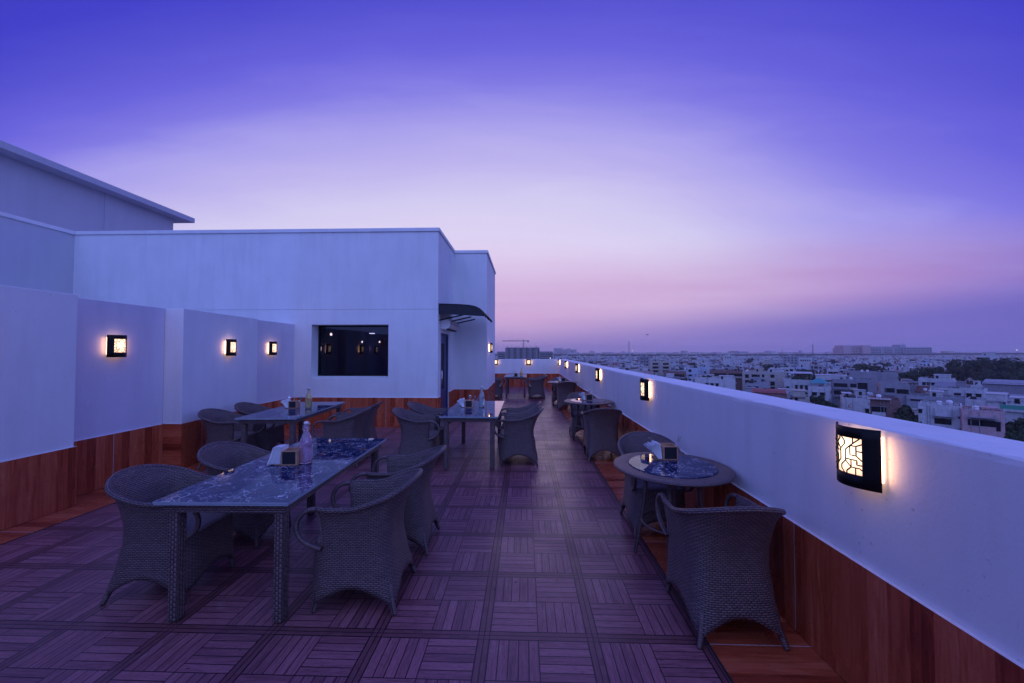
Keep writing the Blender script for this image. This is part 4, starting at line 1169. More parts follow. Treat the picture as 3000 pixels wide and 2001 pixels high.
for px, py, Y, lab in ((1853, 1028, 1500, 'single white light glowing at the foot of the radio mast'), (2979, 1025, 1700, 'single white light glowing near the right edge of the horizon'), (1612, 1049, 560, 'single white light below the unfinished tower block')):
    p = at_y(px, py, Y); t = thing('street_light', lab, 'street light', (p.x, p.y, GZ)); r = .00042*Y
    b = MB(); b.lathe([(.01, -r), (r*.8, -r*.6), (r, 0), (r*.8, r*.6), (.01, r)], 8); o = b.build('lamp_head', MT['town_light'], t); o.location.z = p.z-GZ
    b = MB(); b.tube([(0, 0, 0), (0, 0, p.z-GZ-r)], .15, 5); b.build('pole', MT['dark_metal'], t)
# bird
p = at_y(1896, 980.5, 60)
b = MB(); b.tube([(-.16, 0, 0), (-.06, 0, .01), (.1, 0, .012), (.2, 0, .0), (.24, 0, 0)], [.008, .035, .045, .025, .006], 7)
for s_ in (-1, 1): b.grid([[(-.03, s_*.03, .02), (.1, s_*.03, .02)], [(.0, s_*.25, .09), (.1, s_*.25, .09)], [(-.06, s_*.46, .05), (-.02, s_*.46, .05)]])
b.quad((-.16, -.02, 0), (-.28, -.06, 0), (-.28, .06, 0), (-.16, .02, 0))
o = b.build('bird', MT['black']); o.location = p; tag(o, 'tiny dark bird gliding in the sky above the city', 'bird')

# ---- hand-placed near houses
def simple(name, label, px0, px1, Y, top, depth, mt, feats, cat='house'):
    """box house from its picture span; feats: list of functions adding parts"""
    pm_ = (px0+px1)/2; zt = zat(top, Y, pm_)-GZ; d_ = ray(pm_, 1030); az_ = math.atan2(d_.x, d_.y); c_ = at_y(pm_, 1030, Y); Y0 = Y
    w_ = (px1-px0)*Y*math.cos(az_)/F_PX; x0, x1, Y = -w_/2, w_/2, 0.
    rot = -az_+R((len(label)*7 % 31)-15)*.5
    t = thing(name, label, cat, (0, 0, 0), 0, 'houses near the terrace')
    mb = MB(); mb.box(x0, x1, Y, Y+depth, 0, zt); th = .25
    for a in ((x0, x1, Y, Y+th), (x0, x1, Y+depth-th, Y+depth), (x0, x0+th, Y+th, Y+depth-th), (x1-th, x1, Y+th, Y+depth-th)): mb.box(*a, zt-.001, zt+.9)
    par(mb.build('wall', mt), t)
    mb = MB(); mb.quad((x0+th, Y+th, zt+.02), (x1-th, Y+th, zt+.02), (x1-th, Y+depth-th, zt+.02), (x0+th, Y+depth-th, zt+.02)); par(mb.build('roof', MT['roof']), t)
    for f in feats: f(t, x0, x1, Y, zt, depth)
    rr = random.Random(len(label)*31+int(px0))
    for sx, xs_ in ((-1, x0), (1, x1)):                          # windows on the side walls
        for fl_ in range(int(min(zt, 12)//3.2)):
            for k_ in range(2):
                if rr.random() < .3: continue
                yc = Y+depth*(.25+.5*k_)+rr.uniform(-.6, .6); z_ = zt-2.5-3.2*fl_; ww = rr.choice((.5, .7, 1.0))
                B(t, 'window', MT['win'], (min(xs_, xs_+sx*.05)-.001, max(xs_, xs_+sx*.05)+.001, yc-ww, yc+ww, z_, z_+1.35))
                B(t, 'sunshade', HM['pale grey'], (min(xs_+sx*.06, xs_+sx*.55), max(xs_+sx*.06, xs_+sx*.55), yc-ww-.2, yc+ww+.2, z_+1.45, z_+1.54))
    for k_ in range(rr.choice((2, 3, 4))):                       # clutter on the roof
        xx, yy = rr.uniform(x0+.8, x1-.8), rr.uniform(Y+.8, Y+depth-.8); a_, h_ = rr.uniform(.3, .8), rr.uniform(.5, 1.5)
        B(t, 'roof_box', rr.choice((HM['dull grey'], HM['pale grey'], MT['concrete'], MT['tank_black'])), (xx-a_, xx+a_, yy-.5, yy+.5, zt+.03, zt+h_))
    if rr.random() < .6:
        mb = MB(); mb.tube([(x0+.3, Y+.12, zt+1.5), (x1-.3, Y+.12, zt+1.5)], .04, 4)
        for k_ in range(8): xx = x0+.3+(x1-x0-.6)*k_/7; mb.tube([(xx, Y+.12, zt+.85), (xx, Y+.12, zt+1.5)], .035, 4)
        par(mb.build('railing', MT['black']), t)
    for k_ in range(2):
        xx = x0+(x1-x0)*rr.uniform(.1, .9); B(t, 'drain_pipe', HM['dull grey'], (xx-.06, xx+.06, Y-.12, Y-.02, 0, zt+.5))
    t.location = (c_.x, c_.y, GZ); t.rotation_euler.z = rot
    cx, cy = c_.x-math.sin(rot)*depth/2, c_.y+math.cos(rot)*depth/2; q_ = max(w_, depth)*.5
    keep(cx-q_, cx+q_, cy-q_, cy+q_, 0)
    return t
def wins(fr0, fr1, n, ztop, zh, ww=.9, nm='window', m_=None):
    def f(t, x0, x1, Y, zt, d):
        for i in range(n):
            xc = x0+(x1-x0)*(fr0+(fr1-fr0)*(i+.5)/n)
            B(t, nm, m_ or MT['win'], (xc-ww, xc+ww, Y-.05, Y+.02, zt-ztop-zh, zt-ztop)); B(t, 'sunshade', HM['pale grey'], (xc-ww-.2, xc+ww+.2, Y-.6, Y-.06, zt-ztop+.1, zt-ztop+.2))
    return f
def tanks(n, colr='white', seed=1):
    def f(t, x0, x1, Y, zt, d):
        r = random.Random(seed)
        for i in range(n):
            mb = MB(); cx, cy = r.uniform(x0+1, x1-1), r.uniform(Y+1, Y+d-1); mb.lathe([(.6, zt+.03), (.6, zt+1.4), (.45, zt+1.6), (.1, zt+1.7)], 10, c=(cx, cy)); par(mb.build('water_tank', MT['tank_white' if colr == 'white' else 'tank_black']), t)
    return f
def box_on(fr0, fr1, h, m_, nm='stair_head', y0=.2, y1=.7, door=True):
    def f(t, x0, x1, Y, zt, d):
        a, b2 = x0+(x1-x0)*fr0, x0+(x1-x0)*fr1
        B(t, nm, m_, (a, b2, Y+d*y0, Y+d*y1, zt+.02, zt+h), (a-.3, b2+.3, Y+d*y0-.3, Y+d*y1+.3, zt+h+.001, zt+h+.16))
        if door: B(t, 'door', MT['win'], (a+.6, a+1.5, Y+d*y0-.04, Y+d*y0+.02, zt+.05, zt+2.1))
    return f
def balcs(fr0, fr1, zs, m_):
    def f(t, x0, x1, Y, zt, d):
        a, b2 = x0+(x1-x0)*fr0, x0+(x1-x0)*fr1
        for z in zs:
            B(t, 'balcony_shade', MT['win'], (a+.2, b2-.2, Y-.04, Y+.02, zt-z+.1, zt-z+2.5)); B(t, 'balcony', m_, (a, b2, Y-1.3, Y-.05, zt-z-.15, zt-z), (a, b2, Y-1.3, Y-1.18, zt-z, zt-z+.9))  # dark panel painted as the shade inside each balcony
    return f
def flat_sheet(fr0, fr1, h, m_, y0=0., y1=.6, nm='roof_shed', slope=.6):
    def f(t, x0, x1, Y, zt, d):
        a, b2 = x0+(x1-x0)*fr0, x0+(x1-x0)*fr1; mb = MB(); ya, yb = Y+d*y0, Y+d*y1
        mb.grid([[(a, ya, zt+h), (b2, ya, zt+h)], [(a, yb, zt+h+slope), (b2, yb, zt+h+slope)]], smooth=False); mb.grid([[(a, ya, zt+h-.1), (b2, ya, zt+h-.1)], [(a, yb, zt+h+slope-.1), (b2, yb, zt+h+slope-.1)]], smooth=False, flip=True)
        for xx in (a+.2, b2-.2):
            for yy in (ya+.2, yb-.2): mb.box(xx-.07, xx+.07, yy-.07, yy+.07, zt, zt+h-.1)
        par(mb.build(nm, m_), t)
    return f
def hip(fr0, fr1, h0, h1, m_, y0=0., y1=.7):
    def f(t, x0, x1, Y, zt, d):
        a, b2 = x0+(x1-x0)*fr0, x0+(x1-x0)*fr1; ya, yb = Y+d*y0, Y+d*y1; mb = MB(); xm, ym = (a+b2)/2, (ya+yb)/2
        mb.v += [(a, ya, zt+h0), (b2, ya, zt+h0), (b2, yb, zt+h0), (a, yb, zt+h0), (xm-.8, ym, zt+h1), (xm+.8, ym, zt+h1)]
        for q in ((0, 1, 5, 4), (1, 2, 5), (2, 3, 4, 5), (3, 0, 4), (3, 2, 1, 0)): mb.face(q)
        par(mb.build('hip_roof', m_), t)
        B(t, 'post', HM['white'], *[(xx-.15, xx+.15, yy-.15, yy+.15, zt, zt+h0) for xx in (a+.5, xm, b2-.5) for yy in (ya+.5, yb-.5)])
    return f
def plants(fr0, fr1, n, hgt, seed=3):
    def f(t, x0, x1, Y, zt, d):
        r = random.Random(seed); b = MB(); a, b2 = x0+(x1-x0)*fr0, x0+(x1-x0)*fr1
        for k in range(n):
            c = Vector((r.uniform(a, b2), Y+r.uniform(.5, 2), zt+abs(r.gauss(0, .5))*hgt+.3)); v = Vector((r.uniform(-1, 1), r.uniform(-1, 1), r.uniform(-1, 1))).normalized()*.3; u = v.orthogonal()
            b.quad(c-v-u, c+v-u, c+v+u, c-v+u)
        par(b.build('roof_plants', MT['leaf']), t)
    return f
simple('apartment_block', 'cream four-storey apartment block with stacked balconies and blank side wall', 2174, 2295, 222, 1094, 15, HM['cream'],
       [balcs(.22, .43, (3.2, 6.3, 9.4), HM['white']), wins(.44, .56, 1, .6, 1.5, .55), wins(.44, .56, 1, 3.8, 1.5, .55), wins(.44, .56, 1, 6.9, 1.5, .55), wins(.65, .78, 1, .6, 1.6, .9), wins(.65, .78, 1, 4.3, 2.2, 1.0), wins(.65, .78, 1, 7.2, 1.6, 1.), wins(.07, .16, 1, .8, 2., .9), wins(.07, .16, 1, 4, 2., .9), box_on(.3, .48, 2.6, HM['cream']), box_on(.62, .9, 2.3, HM['white'], 'roof_room'), tanks(5, 'white', 2)], 'apartment block')
simple('house', 'white house with a planted roof garden under a pale shed roof', 2297, 2410, 196, 1118, 13, HM['white'], [wins(.02, .16, 1, 2.6, 1.6, .5), wins(.25, .62, 3, 1.8, 2.2, .55), flat_sheet(.18, .75, 3.8, HM['white'], .2, .8), plants(.2, .8, 260, 1.6), tanks(1, 'white', 5)])
simple('house', 'white house with the teal hip-roofed pavilion', 2366, 2424, 168, 1139, 10, HM['white'], [hip(.02, .95, 2.3, 4.2, MT['teal_sheet']), wins(.1, .9, 2, 1.5, 1.4)])
simple('modern_house', 'dark grey modern house with wide terraces and a tall slatted side', 2438, 2556, 176, 1118, 14, HM['dull grey'], [balcs(.02, .38, (3.4, 6.8), HM['dull grey']), balcs(.42, .60, (3.4, 6.8), HM['cream']), wins(.64, .8, 1, .4, 7, 1.6, 'tall_window'), box_on(-.42, .35, 2.2, HM['white'], 'roof_room', .3, .9, False), tanks(3, 'white', 9)])
simple('concrete_block', 'wide bare concrete block with a small white tank on its roof', 2490, 2624, 214, 1095, 16, MT['concrete'], [box_on(.62, .98, 1.4, MT['concrete'], 'roof_room', .05, .6), tanks(2, 'white', 3)], 'building')
simple('house', 'brown and grey house with a deep shaded verandah, right of the modern house', 2580, 2660, 150, 1132, 13, MT['concrete'], [balcs(.1, .5, (3.2,), HM['dull grey']), wins(.55, .95, 2, 1, 1.6, .8)])
simple('house', 'white walled house carrying a small red painted mark', 2466, 2545, 138, 1174, 11, HM['white'], [tanks(3, 'black', 4), box_on(.05, .35, 2, HM['white'], 'roof_room', .3, .8), wins(.78, .95, 1, 2.5, 1.5, .5)])
# the red mark
px, Y = 2488, 137.9
t = [o for o in bpy.data.objects if o.get('label') == 'white walled house carrying a small red painted mark'][0]
mb = MB()
def stroke(pts):
    for (a, b2), (c, d2) in zip(pts, pts[1:]):
        p, q = at_y(a, b2, Y), at_y(c, d2, Y); mb.tube([p, q], .09, 4)
stroke([(2485.5, 1184), (2485, 1194)]); stroke([(2490.5, 1186.5), (2486, 1190), (2490.5, 1195)]); stroke([(2490.5, 1186.5), (2492, 1182)])
par(mb.build('painted_mark', MT['red_paint']), t)
simple('house', 'house with a brick red wall and a brown roof beam over a shaded porch', 2548, 2632, 118, 1180, 10, HM['brown brick'], [wins(.06, .5, 2, 1.3, 2., .9), balcs(.05, .5, (3.6,), HM['white']), flat_sheet(-.1, .7, 1.0, HM['cream'], -.15, .4, 'beam_roof', .0), tanks(1, 'white', 8)])
simple('house', 'white low house with a thin canopy and an outside stair on its right', 2688, 2806, 104, 1196, 9, HM['white'], [wins(-.0, .1, 1, .6, 1., .35), wins(.9, .99, 1, 1.8, .4, .2), flat_sheet(.35, .82, -1.9, HM['pale grey'], -.16, -.01, 'canopy', -.1), wins(.4, .75, 2, 2.6, 1.4, .8), tanks(2, 'white', 6)])
simple('house', 'pink single-storey house with two long grille windows', 2815, 2932, 97, 1213, 10, HM['pink'], [wins(.22, .48, 1, 1.4, 1.5, 1.4, 'grille_window'), wins(.5, .76, 1, 1.4, 1.5, 1.4, 'grille_window'), wins(.8, .9, 1, 1.6, 2.2, .35, 'door'), flat_sheet(.15, .8, -.8, HM['pale grey'], -.14, -.01, 'canopy', .1), box_on(.6, .98, 1.0, HM['pink'], 'roof_room', .3, .9, False), tanks(1, 'white', 7)])
simple('house', 'long white house with a stepped roof parapet and a blue shutter', 2826, 2960, 126, 1182, 11, HM['white'], [box_on(.44, .82, 2.9, HM['white'], 'roof_room', .0, .8, False), wins(.8, .92, 1, -.6, 2.6, .8, 'shutter', MT['navy'])])
simple('house', 'white house with a green parapet band at the right edge', 2945, 3080, 108, 1196, 11, HM['white'], [lambda t, x0, x1, Y, zt, d: B(t, 'green_parapet', MT['green'], (x0-1, x1, Y-.7, Y-.05, zt-.6, zt+.5)), lambda t, x0, x1, Y, zt, d: B(t, 'eave', HM['white'], (x0-1.1, x1, Y-.9, Y-.05, zt-1.2, zt-.61)), box_on(.1, .6, 2.3, HM['white'], 'roof_room', .2, .8)])
simple('house', 'white row house with several small square windows and stained walls', 2776, 2875, 158, 1146, 11, HM['white'], [wins(.18, .36, 2, 1, 1.4, .5), wins(.46, .98, 2, .8, 1.8, .7), flat_sheet(-.45, .15, 1.2, HM['dull grey'], .0, .9, 'tilted_roof', 1.6)])
simple('house', 'pale grey terrace house with a long low window slot', 2655, 2822, 142, 1170, 12, HM['pale grey'], [wins(.1, .25, 1, .4, .6, 1.6), wins(.38, .6, 4, .6, .7, .4), box_on(.4, .62, 2.4, HM['white'], 'roof_room', .3, .8)])
simple('house', 'house with a small pink-topped roof room in front of the dark trees', 2690, 2785, 196, 1114, 11, HM['white'], [box_on(.45, .9, 2.6, HM['white'], 'roof_room', .2, .7), tanks(2, 'black', 3), wins(.1, .5, 3, 1.2, 1.4, .6)])
simple('shed', 'long low shed with grey sheet roofing before the dark trees', 2880, 3060, 165, 1134, 14, HM['dull grey'], [flat_sheet(-.02, 1.0, .95, HM['pale grey'], -.05, 1.0, 'sheet_roof', 1.3)], 'shed')
simple('house', 'dark house with a red sheet roof just beyond the parapet', 2205, 2300, 160, 1158, 11, HM['brown brick'], [flat_sheet(-.03, 1.0, 1.0, MT['red_sheet'], -.05, .7, 'sheet_roof', 1.0)])
simple('house', 'cream house with a railed front terrace beside the dark tree', 2320, 2368, 128, 1170, 9, HM['cream'], [box_on(.0, .75, 2.6, HM['cream'], 'roof_room', .0, .7, False), wins(.05, .4, 1, -.5, 1.2, .4)])
simple('house', 'brown brick house with dark openings, left of the balconied block', 2080, 2176, 240, 1090, 14, HM['brown brick'], [balcs(.1, .5, (3.3,), HM['cream']), balcs(.55, .98, (3.3,), HM['cream']), tanks(3, 'black', 2)])
simple('house', 'white house with a row of small dark windows, low beyond the parapet', 2035, 2150, 186, 1116, 11, HM['white'], [wins(.25, .62, 3, 1.1, 1.6, .6), box_on(.62, .95, 2.2, HM['white'])])
simple('house', 'dark unfinished brick house with a bare concrete frame', 1945, 2005, 262, 1093, 12, HM['brown brick'], [balcs(.45, .98, (3.2, 6.4), MT['concrete']), box_on(.0, .4, .3, MT['concrete'], 'roof_slab', .1, .8, False)])
simple('house', 'white tall house with a plain gable, right of the unfinished brick house', 2033, 2078, 300, 1078, 13, HM['pale blue'], [wins(.1, .9, 2, 2.5, 1.4, .6), box_on(.55, .95, 2.6, HM['white'])])
simple('house', 'cream pair of flat-roofed blocks with recessed balconies in the middle distance', 1905, 1965, 340, 1061, 16, HM['cream'], [balcs(.1, .4, (3.2, 6.4, 9.6), HM['cream']), balcs(.6, .9, (3.2, 6.4, 9.6), HM['cream']), box_on(.2, .45, 2.4, HM['cream'])])
simple('house', 'dark grey tall slab house standing above its pale neighbours', 1874, 1902, 420, 1046, 16, HM['dull grey'], [wins(.1, .9, 3, 1, 1.5, .6), wins(.1, .9, 3, 4.2, 1.5, .6), wins(.1, .9, 3, 7.4, 1.5, .6)])
simple('house', 'white stepped house, tallest of the pale roofs at the skyline', 2120, 2145, 470, 1043, 14, HM['white'], [box_on(.3, .75, 3.2, HM['white']), wins(.1, .9, 3, 1, 1.5, .6)])
simple('house', 'white many-windowed block in front of the viaduct', 2293, 2380, 520, 1045, 16, HM['pale grey'], [wins(.03, .97, 8, 1, 1.5, .8), wins(.03, .97, 8, 4.2, 1.5, .8), wins(.03, .97, 8, 7.4, 1.5, .8), tanks(3, 'black', 6)])
simple('house', 'white hall-like house with five dark windows in one row', 2340, 2378, 420, 1050, 14, HM['white'], [wins(.1, .9, 5, 1.4, 1.6, .5)])
simple('apartment_block', 'pale stepped apartment block beside the largest tree', 2862, 2925, 330, 1044, 16, HM['white'], [balcs(.0, .6, (3.4, 6.8, 10.2, 13.6), HM['white']), box_on(.3, .85, 3.2, HM['white'])], 'apartment block')

# ---- ordinary houses on rotated street grids
def clear(x, y, rad):
    for a, b2, c, d2 in KEEP:
        if a-rad < x < b2+rad and c-rad < y < d2+rad: return False
    for tx, ty, tr in tree_spots:
        if (tx-x)**2+(ty-y)**2 < (tr*.8+rad)**2 and ty < 420: return False
    return True
cands = []
ang = R(-34); ca, sa = math.cos(ang), math.sin(ang)
gy = -900.
cell = 9.8
for iy in range(-50, 215):
    for ix in range(-125, 215):
        lx = ix*cell+(ix//6)*6.5; ly = iy*(cell+.5)+(iy//2)*5.5
        x = lx*ca-ly*sa-160; y = lx*sa+ly*ca+140
        if not 96 < y < 1285: continue
        fx = x/y
        if not -.10 < fx < 1.36: continue
        h = House(); h.seed = crng.randrange(10**9); r = random.Random(h.seed)
        h.x, h.y = x+r.uniform(-1, 1), y+r.uniform(-1, 1); h.w, h.d = r.uniform(5.8, 9.6), r.uniform(6.5, 9.9)
        if y > vy(x)-28: continue
        if not clear(h.x, h.y, max(h.w, h.d)*.55): continue
        h.floors = r.choices((1, 2, 3, 4, 5), (.6, 3, 4, 2.2, .5))[0]
        if y < 150: h.floors = min(h.floors, 2)
        elif y < 300 and fx > .6: h.floors = min(h.floors, 3)
        h.color = r.choices(list(HC), (6, 3, 5, 1., 2.2, 4., 1.6))[0]; h.mat = HM[h.color]; h.mat2 = HM['white'] if r.random() < .6 else h.mat
        h.stair = r.random() < .7; h.tanks = r.choice((0, 1, 2, 3, 4)); h.tankcol = r.choice(('black', 'black', 'white')); h.balcony = r.random() < .5; h.front = r.choice((0, 0, 0, 3))
        h.extra = r.choices((None, 'shed', 'plants'), (6, 1.6, 1))[0]; h.shedmat = r.choice((HM['dull grey'], HM['pale grey'], MT['red_sheet'], MT['teal_sheet'], MT['roof']))
        h.rot = ang+r.uniform(-.03, .03)+(R(4) if x > .8*y else 0)
        top = GZ+h.floors*3.1+1.4+(2.8 if h.stair else 0)
        px, py = proj((h.x, h.y, top)); lim = par_y(px) if px > 1640 else 1054
        _, pyb = proj((h.x, h.y, GZ)); h.px = px
        vis = min(lim, pyb)-py
        if not 1430 < px < 3060 or vis < 2: continue
        h.score = vis*h.w/y; cands.append(h)
# those mostly hidden behind nearer roofs are still kept; nearest and largest first
cands.sort(key=lambda h: -h.score)
NIND = 258
def build_house(h, rich):
    fe = {None: 'plain flat roof', 'shed': 'shed on its roof', 'plants': 'rooftop plants'}[h.extra]
    fe2 = (f'{h.tankcol} tanks' if h.tanks > 1 else f'one {h.tankcol} tank' if h.tanks else 'no tank')
    st = ('one', 'two', 'three', 'four', 'five')[h.floors-1]
    base = f'{h.color} {st}-storey house, {fe}, {depth_word(h.y)} {lamp_word(h.px)}'
    lab = uniq(base, [f', {fe2}', ', balconies', f', {fe2}, balconies', ', stair room', ', left of its twin', ', right of its twin'] if h.balcony else [f', {fe2}', f', {fe2}, stair room' if h.stair else f', {fe2}, bare', ', left of its twin', ', right of its twin'])
    g_ = house_geo(h, rich)
    if rich:
        t = thing('house', lab, 'house', (h.x, h.y, GZ), h.rot, 'ordinary houses of the city')
        for nm, mb, mt in g_: mb.build(nm, mt, t)
    else:
        al = MB(); mats = []
        for nm, mb, mt in g_:
            if mt not in mats: mats.append(mt)
            k = mats.index(mt); o = len(al.v); al.v += mb.v
            for f in mb.f: al.face([i+o for i in f], None, k)
        o = al.build('house', mats); o.location = (h.x, h.y, GZ); o.rotation_euler.z = h.rot; tag(o, lab, 'house', 'ordinary houses of the city')
for k, h in enumerate(cands[:NIND]): build_house(h, k < 34)
# the rest of the town, past counting
al = MB(); mats = [HM[k] for k in HC]+[MT['win'], MT['roof']]; WI, RI = len(HC), len(HC)+1; cols = list(HC)
for h in cands[NIND:]:
    M0 = Matrix.Translation((h.x, h.y, GZ)) @ Matrix.Rotation(h.rot, 4, 'Z'); r = random.Random(h.seed); H = h.floors*3.1+1.4; k = cols.index(h.color)
    al.box(-h.w/2, h.w/2, -h.d/2, h.d/2, 0, H, k, M0, skip='bt'); al.box(-h.w/2+.2, h.w/2-.2, -h.d/2+.2, h.d/2-.2, H-.9, H-.85, RI, M0, skip='b')
    if h.stair: sx, sy = r.uniform(-2.5, 2.5), r.uniform(-2.5, 2.5); al.box(sx-1.7, sx+1.7, sy-1.9, sy+1.9, H-.85, H+1.9, 0, M0, skip='b')
    if h.tanks: sx, sy = r.uniform(-4, 4), r.uniform(-4, 4); al.box(sx-.6, sx+.6, sy-.6, sy+.6, H-.85, H+.9, WI if h.tankcol == 'black' else 0, M0, skip='b')
    if r.random() < .35: al.box(-h.w*.42, h.w*.42, -h.d/2-.04, -h.d/2+.02, H-4.0, H-1.6, WI, M0, skip='bk')  # dark band painted as the shade of a top-floor verandah
    for f in range(h.floors):
        n = 3
        for i in range(n):
            if r.random() < .25: continue
            xc = -h.w/2+h.w*(i+.5)/n; q = r.uniform(.6, 1.35); al.box(xc-q, xc+q, -h.d/2-.05, -h.d/2+.02, f*3.1+1.2, f*3.1+2.7, WI, M0, skip='bk')
            if i < 2: yc = -h.d/2+h.d*(i+.5)/2; al.box(-h.w/2-.05, -h.w/2+.02, yc-q, yc+q, f*3.1+1.2, f*3.1+2.7, WI, M0, skip='br')
o = al.build('distant_houses', mats); tag(o, 'dense pale mass of small flat-roofed houses far across the city', 'houses', kind='stuff')
# greenery too far to count
al = MB(); r = random.Random(77)
for k in range(950):
    y = 250+1030*r.random()**.8; x = y*r.uniform(-.05, 1.35); s_ = r.uniform(3, 6.5)+y*.003; zc = GZ+r.uniform(5, 9)
    for q in range(26):
        v = Vector((r.gauss(0, 1), r.gauss(0, 1), r.gauss(0, .7))); c = Vector((x, y, zc))+v*s_*.5; n = Vector((r.uniform(-1, 1), r.uniform(-1, 1), r.uniform(-.3, 1))).normalized(); u = n.orthogonal().normalized()*r.uniform(.8, 1.9); w = n.cross(u)
        al.quad(c-u, c-w, c+u, c+w)
tag(al.build('distant_greenery', MT['leaf']), 'scattered dark treetops among the distant houses', 'trees', kind='stuff')
# hazy skyline beyond the viaduct
al = MB()
for k in range(900):
    y = r.uniform(1500, 4600); x = y*r.uniform(-.12, 1.4); w = r.uniform(14, 45)
    hgt = r.choice((8, 10, 12, 14, 16, 20)); big = r.random()
    if big < .05: hgt = r.uniform(22, 31)
    al.box(x-w/2, x+w/2, y-w/2, y+w/2, GZ, GZ+hgt*(1+.25*(y > 2600)), r.choice((0, 1, 2, 5)), skip='b')
for px in (1628, 1636, 1644, 1652, 1661, 1668, 1676, 1684):
    y = 3000+r.uniform(-80, 80); x = at_y(px, 1030, y).x; al.box(x-13, x+13, y, y+20, GZ, zat(r.uniform(1020, 1025), y, px), 2, skip='b')
for k in range(3000):
    y = r.uniform(1400, 4600); x = y*r.uniform(-.12, 1.4); c = Vector((x, y, GZ+r.uniform(2, 13))); n = Vector((r.uniform(-1, 1), r.uniform(-1, 1), r.uniform(-.3, 1))).normalized(); u = n.orthogonal().normalized()*r.uniform(4, 9); w = n.cross(u)*.6
    al.quad(c-u, c-w, c+u, c+w, 7)
tag(al.build('skyline', [HM[k] for k in HC]+[MT['leaf']]), 'hazy low skyline of blocks and trees beyond the viaduct', 'skyline', kind='stuff')
# ================================================================== SKY, AIR, LIGHT
world = bpy.data.worlds.new('World'); SC.world = world; world.use_nodes = True
n = NT(world.node_tree)
dirv = n('ShaderNodeTexCoord').outputs['Generated']
nv = n('ShaderNodeVectorMath', operation='NORMALIZE'); n.set(nv.inputs[0], dirv)
sp = n('ShaderNodeSeparateXYZ', nv.outputs[0])
DEG = 180/PI
# sky brightness as seen about the sunset side (+Y): gx = sideways, gy = upwards slope of the direction
yy = n.M('MAXIMUM', sp.outputs[1], .09)
gx = n.M('MINIMUM', n.M('MAXIMUM', n.M('DIVIDE', sp.outputs[0], yy), -2.1), 2.1)
gy = n.M('MINIMUM', n.M('DIVIDE', sp.outputs[2], yy), 2.5)
gpos = n.M('MAXIMUM', gx, 0.)
wob = n.noise(n.vec(n.M('MULTIPLY', gx, .9), n.M('MULTIPLY', gy, 1.6)), 1.6, 4, .5)
fs = n.noise(n.vec(n.M('MULTIPLY', n.M('ADD', gx, n.M('MULTIPLY', gy, 1.3)), 1.5), n.M('MULTIPLY', gy, 8.)), 1.0, 8, .6, .4)
tt = n.M('ADD', gy, n.M('MULTIPLY', n.M('MULTIPLY', gx, gx), .105))
tt = n.M('ADD', tt, n.M('MULTIPLY', n.M('MULTIPLY', n.mapr(gpos, 0., .95, 0., .36, True), n.M('MAXIMUM', n.M('SUBTRACT', .9, gy), 0.)), 1.))
tt = n.M('ADD', tt, n.M('MULTIPLY', n.M('SUBTRACT', wob, .5), .05))
tt = n.M('SUBTRACT', tt, n.M('MULTIPLY', n.mapr(fs, .45, .8), .045))
base = n.ramp(n.M('DIVIDE', tt, 1.5), [(p_/1.5, srgb(*c_)) for p_, c_ in ((.0, (226, 208, 238)), (.23, (224, 206, 239)), (.304, (221, 211, 243)), (.386, (212, 205, 242)), (.488, (190, 181, 238)), (.59, (168, 160, 236)), (.692, (129, 122, 228)), (.794, (104, 98, 220)), (.896, (87, 83, 210)), (1.05, (64, 62, 200)), (1.25, (58, 58, 192)))])
gd = n('ShaderNodeVectorMath', operation='DOT_PRODUCT'); n.set(gd.inputs[0], nv.outputs[0]); gd.inputs[1].default_value = (-.07, .982, .174)
# the sky behind and overhead still holds paler blue light
base = n.mix(n.mapr(gd.outputs['Value'], .42, -.35, 0., 1., True), base, lin(.36, .50, 1.5))
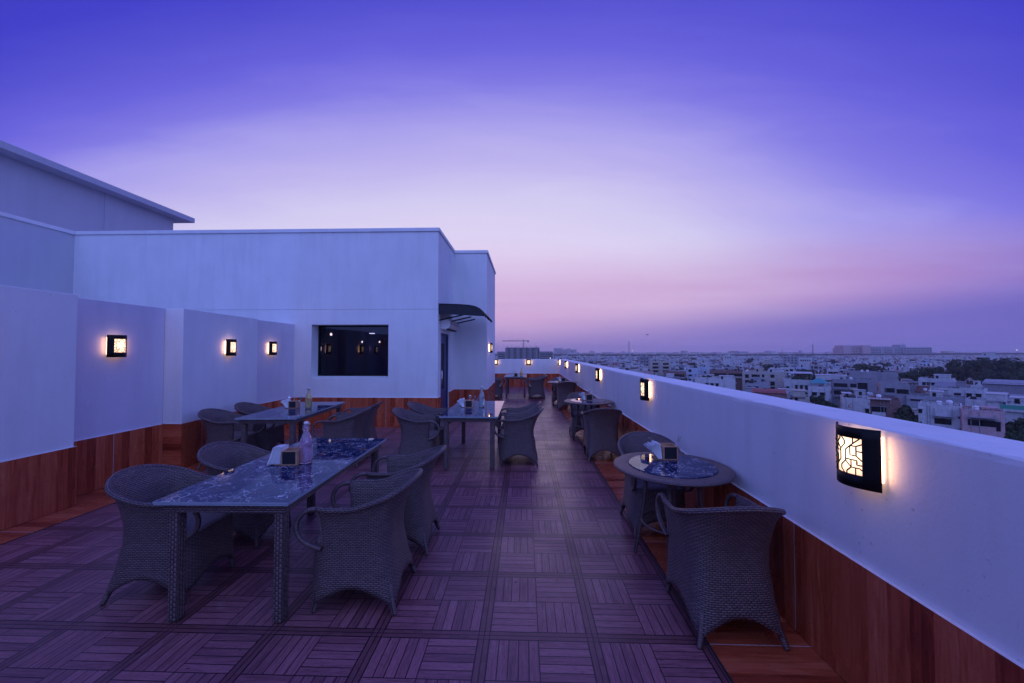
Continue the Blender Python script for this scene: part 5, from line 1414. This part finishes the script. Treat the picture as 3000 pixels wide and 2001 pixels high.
# pink band low in the sky, streaked, lifting to the right; dusky violet under it
q = n.M('SUBTRACT', gy, n.M('MULTIPLY', gpos, .09))
st = n.noise(n.vec(n.M('MULTIPLY', gx, 1.3), n.M('MULTIPLY', gy, 17.)), 1.0, 5, .6, .3)
back = n.mapr(gd.outputs['Value'], .15, -.3, 1., 0., True)
g1 = n.M('DIVIDE', gpos, 1.4)
pk = n.ramp(g1, [(0., srgb(207, 168, 216)), (.26, srgb(205, 169, 215)), (.53, srgb(187, 148, 207)), (.88, srgb(151, 126, 204)), (1., srgb(140, 114, 197))])
f1 = n.M('MULTIPLY', n.M('MULTIPLY', n.mapr(q, .27, .11, 0., 1., True), n.mapr(st, .25, .65, .62, 1.)), back)
c = n.mix(f1, base, pk)
hz = n.ramp(g1, [(0., srgb(150, 129, 195)), (.26, srgb(141, 125, 199)), (.53, srgb(119, 110, 194)), (.88, srgb(107, 101, 191))])
c = n.mix(n.M('MULTIPLY', n.mapr(q, .10, -.01, 0., .95, True), back), c, hz)
c = n.mix(n.mapr(sp.outputs[2], -.015, -.07, 0., 1.), c, srgb(70, 66, 120))
nish = n('ShaderNodeTexSky', sky_type='NISHITA'); nish.sun_disc = False; nish.sun_elevation = R(-2.5); nish.sun_rotation = R(-8); nish.air_density = 1.6; nish.dust_density = 2.
bg = n('ShaderNodeBackground', c, 1.0)
bg2 = n('ShaderNodeBackground', nish.outputs[0], .05)
ad = n('ShaderNodeAddShader'); n.t.links.new(bg.outputs[0], ad.inputs[0]); n.t.links.new(bg2.outputs[0], ad.inputs[1])
wo = n('ShaderNodeOutputWorld'); n.t.links.new(ad.outputs[0], wo.inputs[0])
# last glow of the sun that has just set
sl = bpy.data.lights.new('sun', 'SUN'); sl.energy = .12; sl.angle = R(40); sl.color = (1, .72, .9)
so = bpy.data.objects.new('sun', sl); COL.objects.link(so); so.rotation_euler = (R(90-12), 0, R(180+8)); so.rotation_euler = Vector((math.sin(R(-8))*-1, -math.cos(R(-8)), -math.sin(R(12)))).to_track_quat('-Z', 'Y').to_euler()
# air
hb = MB(); hb.box(-5200, 7200, -1500, 5600, GZ-1, 62)
mt_, n_ = mat('haze_air'); v_ = n_('ShaderNodeVolumePrincipled'); v_.inputs['Color'].default_value = (.93, .90, .97, 1); v_.inputs['Density'].default_value = .00017; v_.inputs['Anisotropy'].default_value = .35
o_ = n_('ShaderNodeOutputMaterial'); n_.t.links.new(v_.outputs[0], o_.inputs['Volume'])
hz_o = hb.build('haze', mt_); tag(hz_o, 'thin dusk haze over the city', 'haze', kind='stuff')
